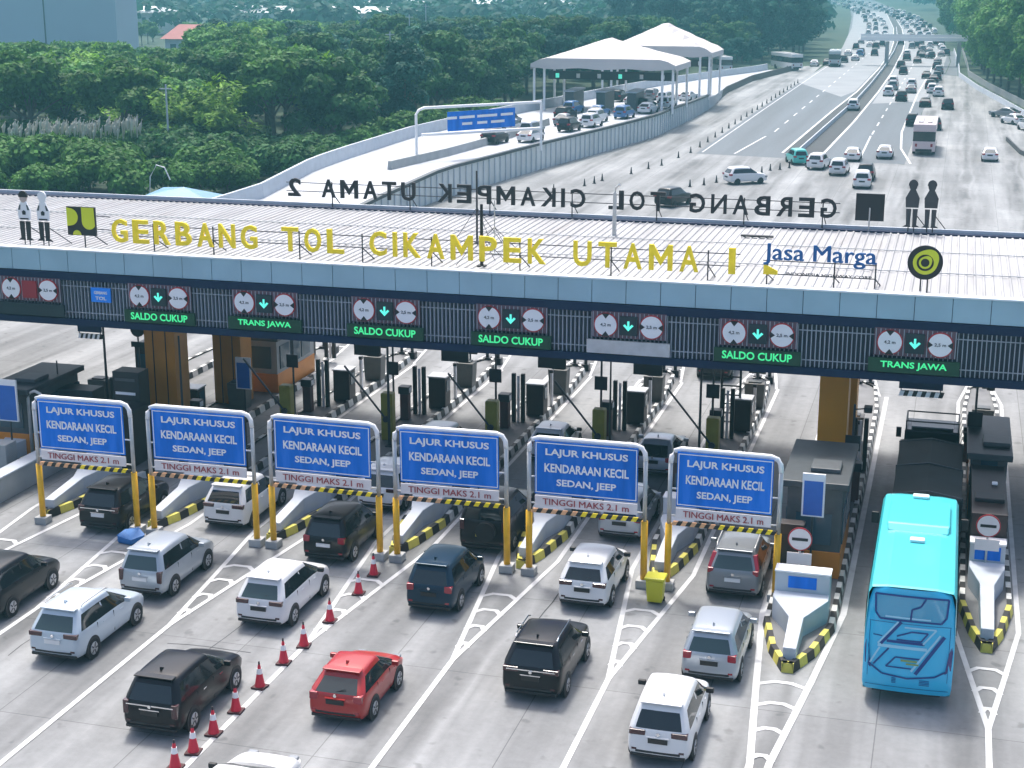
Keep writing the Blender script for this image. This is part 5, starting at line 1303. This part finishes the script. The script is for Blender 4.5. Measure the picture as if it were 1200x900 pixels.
# the side gate queue
sq = [(-48.2,163,'black','suv','black SUV under the blue direction board'),(-45.0,166,'white','sedan','white car right of the black SUV under the direction board'),(-43.6,178,'black','mpv','dark car at the right post of the direction board'),
 (-43.0,190,'white','mpv','white car in the queue before the nearer tent'),(-40.8,196,'blue','mpv','blue car in the queue before the nearer tent'),(-44.5,198,'blue','sedan','blue saloon beside the blue people carrier'),
 (-39.3,204,'white','sedan','white saloon close to the retaining wall'),(-38.6,214,'white','mpv','white people carrier at the right tent post'),(-47.5,192,'black','suv','dark SUV at the left of the side queue'),(-41,226,'white','mpv','white car between the two tents'),
 (-38.7,232,'white','sedan','white saloon at the right between the two tents'),(-44,232,'grey','suv','grey SUV between the two tents'),(-52,182,'grey','mpv','grey car far left in the side queue')]
sq += [(-46.5,172,'silver','mpv','silver people carrier in the middle of the side queue'),(-42.3,184,'white','mpv','white people carrier behind the dark car at the board post'),(-49.5,174,'white','suv','white SUV at the forest side of the side queue'),(-45.8,185,'grey','sedan','grey saloon in the middle of the side queue'),(-40.6,209.5,'black','suv','black SUV passing beneath the nearer tent'),(-44.4,220,'silver','sedan','silver saloon just past the nearer tent'),(-47.8,226,'black','mpv','black people carrier between the two tents'),(-48.7,201,'blue','mpv','dark blue people carrier before the left small booth')]
for x,y,c,k,l in sq: far_car(x,y,c,k,R(-8),zr(y)+.02,l,'cars queueing at the side gate')
# distant traffic
def bend(y): return 0 if y < 400 else -(y-400)**2*.000118-(y-400)*.012
PXS = [(515,485,'white'),(735,470,'white'),(630,470,'grey'),(540,455,'grey'),(770,487,'white'),(592,376,'black'),(580,345,'black'),(610,305,'black'),(662,318,'black'),(688,290,'black'),(735,295,'black'),(765,320,'grey'),(760,350,'black'),(770,372,'grey'),(708,396,'black'),(745,415,'black'),(728,450,'black'),(762,405,'black'),
       (540,430,'white'),(632,445,'white'),(580,225,'black'),(660,240,'black'),(750,230,'black'),(810,280,'black'),(690,262,'grey'),(208,330,'black'),(292,316,'black'),(350,306,'silver'),(375,285,'blue'),(245,300,'black'),(425,207,'black'),(455,245,'black'),(145,335,'white')]
Cv = Vector((0,0,CAM_H)); Mx = cam.rotation_euler.to_matrix()
def ground_at(px,py):
    d = Mx @ Vector((px-600,450-py,-FPX)); k = -CAM_H/d.z; return Cv+d*k
words_ = {'white':'white','grey':'grey','black':'dark','silver':'silver','blue':'blue'}
for cx,cy,c in PXS:
    p = ground_at(920+cx/4.286, cy/4.286)
    far_car(round(p.x,1),round(p.y+2,1),c,random.choice(['mpv','suv','sedan']),0,label=f'small {words_[c]} car in the dense traffic before the far bridge')
lanes_r = [-13.0,-10.0,-7.4,-4.8]; lanes_l = [-27,-24,-21]
y = 345; taken = []
for lane,li in [(l,0) for l in lanes_r]+[(l,1) for l in lanes_l]:
    y = random.uniform(395,410)
    while y < 1150:
        c = random.choice(['black','black','black','white','white','grey','silver'])
        sl = -math.atan((bend(y+5)-bend(y-5))/10)
        far_car(lane+bend(y)+random.uniform(-.5,.5),y,c,random.choice(['mpv','suv','sedan']),-sl*-1 if False else math.atan(-(bend(y+5)-bend(y-5))/10),label=f'tiny {words_[c]} car far off beyond the bridge')
        y += random.uniform(17,46) if li == 0 else random.uniform(20,55)
# pedestrian bridge far down the road
t = thing('footbridge','pale bridge crossing the motorway far away','bridge',(-9,362,0))
mb = MB(); mb.box(-13,11,-1.2,1.2,5.4,6.2,M_SWHITE); mb.build('deck',t)
mb = MB(); mb.box(-13,11,-1.3,-1.22,6.22,6.8,M_SWHITE); mb.build('railing',t)
for x in (-7.2,8.2): 
    mb = MB(); mb.box(x-.4,x+.4,-.6,.6,0,5.2,M_CONCM); mb.build('pier',t)

# dark delineator posts along the left carriageway and across the plaza
post0 = MB(); post0.box(-.22,.22,-.22,.22,0,.06,M_DGREY); post0.tube([(0,0,.06),(0,0,.95)],[.16,.05],mat('post_dark',(.03,.025,.03),.6),8); post0 = post0.build('delineator_post')
rowA = [(-36.5,143),(-34.6,147.7),(-34.1,149.8),(-33.8,152),(-32.1,158.1),(-31.2,162.8),(-30.4,166.1),(-29.9,173.7),(-29.4,179)]+[(-29.3,185+6*k) for k in range(20)]
rowB = [(-24.6,149.9),(-23.5,151.6),(-22.6,153.8),(-21,158),(-19.2,162.5),(-18.6,164.9),(-17.7,165.9),(-16.9,167.6),(-15.2,168.8)]
first = True
for row,lab in ((rowA,'small dark post in the line along the left edge of the motorway'),(rowB,'small dark post in the short line leading to the median')):
    for x,y in row:
        o = post0 if first else post0.copy()
        if not first: C.objects.link(o)
        first = False; o.location=(x,y,.016); o.scale=(.75,.75,.75); tag(o,lab,'traffic post','dark posts '+('along the left edge' if row is rowA else 'leading to the median'))

# ------------------------------------------------------------------ buildings behind the forest
mb = MB(); mb.box(-330,-189.6,331,341,0,24,mat('blue_grey_cladding',(.40,.47,.56),.6,var=.05,vscale=.05)); o = mb.build('warehouse')
tag(o,'huge plain blue-grey building behind the trees at top left','building')
mb = MB(); mb.box(-208.6,-208.3,330.9,331,0,24,M_GREY); mb.build('wall_seam',o); mb = MB(); mb.box(-331,-188.6,330,342,24.01,24.6,M_GREY); mb.build('roof',o)
def house(x,y,w,d,h,rh,wm,rm,label,rz=0):
    t = thing('house',label,'building',(x,y,0),rz)
    mb = MB(); mb.box(-w/2,w/2,0,d,0,h,wm); wl = mb.build('wall',t)
    mb = MB(); a = w/2+.8; mb.add([(-a,-.8,h),(a,-.8,h),(a,d+.8,h),(-a,d+.8,h),(-a*.85,d/2,h+rh),(a*.85,d/2,h+rh)],[(0,1,5,4),(2,3,4,5),(1,2,5),(3,0,4),(0,3,2,1)],rm); mb.build('roof',t)
    for k in range(max(2,int(w/5))):
        mb = MB(); X = -w/2+2+k*(w-4)/max(1,int(w/5)-1); mb.box(X-.7,X+.7,-.06,.0,h*.4,h*.8,M_TWIN); mb.build('window',wl)
house(-164,322,17,12,5.6,3.0,M_CONCW,mat('red_roof',(.30,.075,.07),.7,var=.15,vscale=.6),'house with rust red roof among the trees right of the blue-grey building')
WH = mat('white_wall',(.66,.66,.66),.6)
house(-218,505,70,24,6.5,2.0,WH,mat('pale_roof',(.58,.60,.60),.5,var=.08),'long pale roofed hall behind the forest')
house(-275,470,36,20,7,2.0,WH,MATS['pale_roof'],'shorter pale roofed hall left of the long one')
house(-176,470,10,8,8,1.2,WH,MATS['pale_roof'],'small white building peeping over the forest')
house(-205,640,90,30,7,2,WH,MATS['pale_roof'],'farthest pale hall near the horizon')
house(-120,560,14,10,6.5,2.2,WH,mat('pink_roof',(.42,.30,.28),.7),'small house with pinkish roof in the distance left of the motorway')
# blue tarp shed beside the parapet
t = thing('shed','blue roofed shed at the foot of the forest behind the roof edge','shed',(-66.5,124,0))
mb = MB(); mb.add([(-5,-2.5,2.6),(4.5,-2.5,1.8),(4.5,2.5,2.2),(-5,2.5,3.0),(-1,0,3.5)],[(0,1,4),(1,2,4),(2,3,4),(3,0,4)],mat('blue_sheet',(.09,.26,.42),.5,var=.35,vscale=.6)); mb.build('roof',t)
for x,y in ((-4.8,-2.3),(4.3,-2.3),(4.3,2.3),(-4.8,2.3)):
    mb = MB(); mb.tube([(x,y,0),(x,y,2.2)],.08,M_STEEL,6); mb.build('post',t)
mb = MB(); mb.box(-4.2,3.8,-1.8,1.8,0,1.4,mat('shed_blue',(.03,.09,.16),.7,var=.3)); mb.build('wall',t); t.scale=(.72,.72,.72); t.location=(-62.3,119.5,0)

# ------------------------------------------------------------------ trees
def leaf_mat(name, c, var=.45):
    m = bpy.data.materials.new(name); m.use_nodes = True; n = m.node_tree; b = n.nodes['Principled BSDF']
    oi = nn(n,'ShaderNodeObjectInfo'); tc = nn(n,'ShaderNodeTexCoord').outputs['Object']
    v1 = maprange(n, noise(n,tc,.45,3), .3,.7,1-var,1+var); v2 = maprange(n, oi.outputs['Random'],0,1,.75,1.3)
    g = nn(n,'ShaderNodeNewGeometry'); v3 = maprange(n, g.outputs['Random Per Island'],0,1,.7,1.35)
    n.links.new(scalecol(n,c,mul(n,mul(n,v1,v2),v3)), b.inputs['Base Color']); b.inputs['Roughness'].default_value=.6; b.inputs['Specular IOR Level'].default_value=.1
    tl = nn(n,'ShaderNodeBsdfTranslucent'); tl.inputs[0].default_value=(c[0]*1.6,c[1]*1.6,c[2],1); ms = nn(n,'ShaderNodeMixShader'); ms.inputs[0].default_value=.22
    out = n.nodes['Material Output']; n.links.new(b.outputs[0],ms.inputs[1]); n.links.new(tl.outputs[0],ms.inputs[2]); n.links.new(ms.outputs[0],out.inputs[0])
    MATS[name]=m; return m
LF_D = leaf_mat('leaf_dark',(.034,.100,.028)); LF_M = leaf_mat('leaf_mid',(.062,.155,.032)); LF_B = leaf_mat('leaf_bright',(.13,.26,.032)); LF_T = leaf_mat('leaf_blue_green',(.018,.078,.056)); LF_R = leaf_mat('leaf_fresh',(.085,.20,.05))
def leaf(vs,fs,p,nrm,size,asp=1.6):
    a = nrm.orthogonal().normalized(); a.rotate(__import__('mathutils').Quaternion(nrm,random.uniform(0,6.28))); b = nrm.cross(a)
    o = len(vs); a *= size*asp*.5; b *= size*.5
    vs += [tuple(p-a),tuple(p+b-a*.1),tuple(p+a),tuple(p-b-a*.1)]; fs.append((o,o+1,o+2,o+3))
def crown(clumps, m, per, size, flat=1.):
    vs,fs = [],[]
    for c,r in clumps:
        k = int(per*r*r)
        for _ in range(k):
            d = Vector((random.gauss(0,1),random.gauss(0,1),random.gauss(0,1))).normalized()
            if d.z < -.3 and random.random() < .6: d.z = -d.z
            rr = r*(.62+.42*random.random()); p = Vector(c)+Vector((d.x*rr,d.y*rr,d.z*rr*flat))
            nr = (d+Vector((random.gauss(0,.45),random.gauss(0,.45),random.gauss(.35,.45)))).normalized()
            leaf(vs,fs,p,nr,size*random.uniform(.6,1.4))
    mb = MB(); mb.add(vs,fs,m); return mb
def tree_proto(kind, label, m, group):
    t = thing({'round':'broadleaf_tree','layer':'layered_tree','tall':'tall_tree','bush':'bush','plume':'feathery_tree'}[kind], label, 'tree' if kind != 'bush' else 'bush', (0,0,0), 0, group)
    cl = []; br = []
    if kind == 'round':
        H = 8.5
        for _ in range(22):
            a = random.uniform(0,6.28); e = random.uniform(-.35,1.3); rr = random.uniform(2.2,4.3); cl.append(((math.cos(a)*math.cos(e)*rr,math.sin(a)*math.cos(e)*rr,H+math.sin(e)*rr*.85-2.0),random.uniform(.9,1.8)))
        cl.append(((0,0,H-1.5),2.6))
    elif kind == 'layer':
        for z,R_ in ((4.5,5.2),(6.4,5.0),(8.2,4.0),(9.6,2.4)):
            for k in range(8):
                a = random.uniform(0,6.28); rr = R_*math.sqrt(random.random()); cl.append(((math.cos(a)*rr,math.sin(a)*rr,z+random.uniform(-.4,.4)),random.uniform(1.1,1.9)))
    elif kind == 'tall':
        for _ in range(34):
            z = random.uniform(3.5,15); q = math.sin(min(1,(z-2.5)/12.5)*math.pi)**.6*4.2; a = random.uniform(0,6.28); rr = q*math.sqrt(random.random()); cl.append(((math.cos(a)*rr,math.sin(a)*rr,z),random.uniform(1.1,2.1)))
    elif kind == 'bush':
        for _ in range(14):
            a = random.uniform(0,6.28); rr = random.uniform(0,3.6); cl.append(((math.cos(a)*rr,math.sin(a)*rr*.8,1.2+random.uniform(0,1.8)*(1-rr/5)),random.uniform(.9,1.5)))
    if kind == 'plume':
        vs,fs = [],[]
        for k in range(44):
            a = random.uniform(0,6.28); L = random.uniform(3.5,5.5); h = random.uniform(4.5,8); lean_ = random.uniform(.3,.9)
            for i in range(110):
                s = i/109; rr = L*lean_*s; z = h*.35+h*.75*s-2.6*s*s*lean_
                p = Vector((math.cos(a)*rr,math.sin(a)*rr,z))+Vector((random.gauss(0,.28),random.gauss(0,.28),random.gauss(0,.2)))
                leaf(vs,fs,p,Vector((math.cos(a)*.3+random.gauss(0,.4),math.sin(a)*.3+random.gauss(0,.4),1)).normalized(),random.uniform(.14,.28),3.0)
        mb = MB(); mb.add(vs,fs,m); mb.build('crown',t)
    else:
        crown(cl, m, 105 if kind != 'bush' else 230, .37 if kind != 'bush' else .26, .72 if kind in ('layer','round') else .9).build('crown',t)
    mb = MB(); top = {'round':7,'layer':9,'tall':13,'bush':1.6,'plume':4}[kind]
    mb.tube([(0,0,0),(.12,.05,top*.4),(-.05,.1,top)],[.26,.2,.07] if kind != 'bush' else [.12,.1,.05],M_BARK,8)
    for k in range(7 if kind != 'plume' else 3):
        c = random.choice(cl)[0] if cl else (random.uniform(-1,1),random.uniform(-1,1),5); z0 = min(top*.55, c[2]*.6); mb.tube([(0,.05,z0),(c[0]*.5,c[1]*.5,(z0+c[2])*.5+.2),c],[.12,.08,.03],M_BARK,6)
    mb.build('trunk',t)
    return t
GR = 'trees of the forest left of the motorway'
TP = {}
for k,kind,m,lab in (('rd','round',LF_D,'round dark green tree in the forest'),('rm','round',LF_M,'round mid green tree in the forest'),('ld','layer',LF_D,'dark tree with flat layered crown in the forest'),('lt','layer',LF_T,'bluish green layered tree in the forest'),
                     ('td','tall',LF_T,'tall blue-green tree in the forest'),('pb','plume',LF_B,'bright green feathery tree in the forest'),('rb','round',LF_R,'fresh green rounded tree in the forest'),('bb','bush',LF_M,'low green bush at the forest edge')):
    TP[k] = tree_proto(kind,lab,m,GR); 
TOPZ = {k:max(v.co.z for c in t_.children if c.name.startswith('crown') for v in c.data.vertices) for k,t_ in TP.items()}
seen_ = set()
def plant(k,x,y,s,label=None,group=None,z=0,sz=None):
    p = TP[k]
    if k not in seen_ and label is None: seen_.add(k); o = p; o.location=(x,y,z); o.rotation_euler=(0,0,random.uniform(0,6.28))
    else: o = copy_tree(p,(x,y,z),random.uniform(0,6.28),label,group)
    o.scale=(s,s,s if sz is None else sz); return o
def pxof(x,y,z=0):
    q = Mx.transposed() @ (Vector((x,y,z))-Cv); return 600-FPX*q.x/q.z, 450+FPX*q.y/q.z
random.seed(42)
cnt = 0; y = 140.
while y < 430:
    step = 7.6+(y-140)*.022
    x = -66.-max(0,(y-250)*.02)
    if y > 250: x = -60
    if y > 330: x = -50
    while True:
        X = x+random.uniform(-2.2,2.2); Y = y+random.uniform(-2.5,2.5); px,_ = pxof(X,Y); x -= step
        if px < -60: break
        if X > -64 and Y < 210: continue
        if X > -100 and Y < 151: continue
        if Y > 318 and X < -150 and Y < 395: continue
        top = 1.0
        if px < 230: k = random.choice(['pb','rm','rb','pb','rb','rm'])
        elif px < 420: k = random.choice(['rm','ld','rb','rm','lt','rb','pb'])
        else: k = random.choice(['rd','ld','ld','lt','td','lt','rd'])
        s = random.uniform(.82,1.2)*(1+(y-140)*.0008)
        if k == 'pb': s *= 1.3
        if k == 'td': s *= .72
        yt_ = (57 if px > 140 else 51) if (px < 235 and Y < 325) else (24 if px < 430 else 19)
        d_ = Mx @ Vector((px-600,450-yt_,-FPX)); zt_ = CAM_H+d_.z*Y/d_.y+random.uniform(-.9,.7)
        top_ = TOPZ[k]*s
        if top_ > zt_: s *= max(.3,zt_/top_)
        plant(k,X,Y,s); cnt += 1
    y += step*.95
print('forest trees', cnt)
# bushes and reeds at the forest edge
for x,y,s in ((-74,128,1.2),(-79,131,1.4),(-84,133,1.5),(-89,134,1.4),(-94,136,1.3),(-70,131,1.0),(-99,133,1.2),(-104,137,1.4),(-69,139,1.2),(-64.5,150,1.0),(-63.5,160,1.1),(-63,172,1.3),(-61.5,186,1.2),(-60,196,1.3),(-80,124,1.0),(-88,126,1.1),(-66,134,.9),(-97,127,1.1)): plant('bb',x,y,s)
mb = MB(); 
for k in range(130):
    x = -93+random.random()*16; y = 137.5+random.uniform(-1,1); h = 4.6+random.uniform(0,1.3)+(x+93)*.06; mb.tube([(x,y,1.0),(x+random.uniform(-.3,.3),y,h*.8)],.025,LF_M,4); 
    mb.tube([(x,y,h*.78),(x+.1,y,h*.92),(x+.3,y,h)],[.04,.17,.05],mat('reed_plume',(.45,.45,.40),.9),5)
tag(mb.build('reeds'),'pale reed plumes on top of the green bushes at left',None,None,'stuff')
TP['ub'] = tree_proto('bush','dark green undergrowth bush below the forest trees',LF_D,'undergrowth bushes below the forest')
random.seed(31)
for i in range(46):
    x = random.uniform(-112,-64); y = random.uniform(143,153) if i < 34 else random.uniform(153,166); plant('ub',x,y,random.uniform(1.0,1.6))
# utility poles and the thin curved pole in the forest edge
for i,(x,y,h) in enumerate(((-79.5,148,8.9),(-93,262,13),(-83,225,11.5),(-103,300,14))):
    mb = MB(); mb.tube([(0,0,0),(0,0,h)],[.13,.09],M_CONCW,8); mb.box(-.7,.7,-.05,.05,h-.5,h-.4,M_CONCW); o = mb.build('utility_pole'); o.location=(x,y,0)
    tag(o,['pale thin utility pole in front of the dark trees at left','grey utility pole rising among the trees left of the tents','grey utility pole in the trees above the direction board','pale utility pole far back in the forest'][i],'pole')
mb = MB(); mb.tube([(0,0,0),(.2,0,2.2),(.9,0,3.3),(1.7,0,3.1),(2.2,0,2.0)],.06,M_SWHITE,6); o = mb.build('curved_pole'); o.location=(-70.5,127,0); tag(o,'white curved pole beside the blue shed','pole')
# right hand trees
GRr = 'tall trees right of the motorway'
TP['tr'] = tree_proto('tall','tall bright green tree behind the right hand crash barrier',LF_R,GRr)
TP['trm'] = tree_proto('tall','tall mid green tree behind the right hand crash barrier',LF_M,GRr)
random.seed(5)
for i,(x,y) in enumerate([(17.5,226),(15.5,238),(13,250),(11,262),(9.5,274),(8,286),(7,298),(6,310),(5,322),(4.5,336),(4.2,352),(3.6,370),(22,240),(20,255),(17.5,270),(15,285),(13.5,300),(12,318),(11,336),(9.5,356),(3,390),(9,380),(28,250),(25,275),(21,300),(2.5,415),(1,440),(8,410),(7,450),(-1,470),(6,342),(14,345),(18,330),(20,360),(15,375),(4.5,402),(12,398),(3,432),(10,432),(5,465),(0,490),(8,485),(-4,500)]):
    k = 'tr' if (i%3) else 'trm'; plant(k,x,y,random.uniform(.92,1.15))
# the big blue-green trees left of the far road
GRf = 'dark trees on the bend left of the far motorway'
random.seed(8)
pts = [(-45,372),(-50,366),(-56,372),(-43,392),(-49,388),(-55,392),(-62,385),(-42,412),(-48,410),(-55,412),(-62,405),(-70,395),(-46,432),(-53,432),(-60,428),(-68,420),(-50,452),(-58,452),(-66,448),(-76,410),(-84,420),(-75,440),(-92,430),(-38.5,380),(-39,398),(-40,418),(-42,440),(-45,462),(-50,480),(-58,475),(-66,470),(-54,500),(-62,498),(-60,520),(-68,515),(-76,480)]
for i,(x,y) in enumerate(pts): plant('td',x,y,random.uniform(.95,1.35),'dark blue-green tree on the bend left of the far motorway',GRf)
for i,(x,y) in enumerate([(-46,330),(-50,322),(-55,315),(-58,330),(-52,340),(-63,322),(-44,345),(-60,345),(-66,338),(-57,300),(-60,288),(-63,308)]): plant('rd' if i%2 else 'lt',x,y,random.uniform(.55,.8),'small round tree between the side lane and the forest','small trees by the side lane')

# far woods and hills
random.seed(21)
def woods(name, label, spots, m, size):
    cl = [((x,y,z),r) for x,y,z,r in spots]; vs,fs = [],[]
    for c,r in cl:
        for _ in range(int(46)):
            d = Vector((random.gauss(0,1),random.gauss(0,1),abs(random.gauss(0,1)))).normalized(); p = Vector(c)+d*r*random.uniform(.7,1.05)
            leaf(vs,fs,p,(d+Vector((random.gauss(0,.4),random.gauss(0,.4),.4))).normalized(),size*random.uniform(.6,1.4),1.3)
    mb = MB(); mb.add(vs,fs,m); o = mb.build(name); tag(o,label,None,None,'stuff'); return o
sp = []
for _ in range(900):
    y = random.uniform(440,1250); xr = bend(y)-40-(y-440)*.02; x = xr-random.random()**1.1*(250+(y-440)*.55); sp.append((x,y,random.uniform(3,7),random.uniform(4,8)))
woods('distant_woods','hazy far woods left of the motorway',sp,LF_T,2.2)
sp = []
for _ in range(500):
    y = random.uniform(440,1500); xr = bend(y)+8+(y-440)*.01; x = xr-4+random.random()**1.3*(120+(y-440)*.4); sp.append((x,y,random.uniform(4,9),random.uniform(4,9)))
woods('distant_woods','hazy far woods right of the motorway',sp,LF_T,2.2)
mb = MB(); N = 60; vs = []
for j in range(7):
    for i in range(N+1):
        x = -1300+2100*i/N; y = 1560+j*90; h = math.sin(j/6*math.pi)*(12+7*math.sin(i*.37)+6*math.sin(i*.83+1)); vs.append((x,y,h-.5))
mb.add(vs,[(j*(N+1)+i,j*(N+1)+i+1,(j+1)*(N+1)+i+1,(j+1)*(N+1)+i) for j in range(6) for i in range(N)],M_EARTH); tag(mb.build('hills',smooth=True),kind='structure')

# ------------------------------------------------------------------ haze: one box of thin air round everything
mb = MB(); mb.box(-1500,1000,-200,2700,-1.5,36,M_WHITE); hz = mb.build('haze'); tag(hz,kind='stuff')
hm = bpy.data.materials.new('haze_air'); hm.use_nodes = True; n = hm.node_tree; n.nodes.clear()
out = n.nodes.new('ShaderNodeOutputMaterial'); pv = n.nodes.new('ShaderNodeVolumePrincipled')
pv.inputs['Color'].default_value = (.20,.54,.64,1); pv.inputs['Density'].default_value = .00066; pv.inputs['Anisotropy'].default_value = .2
n.links.new(pv.outputs[0],out.inputs['Volume']); hz.data.materials.clear(); hz.data.materials.append(hm)
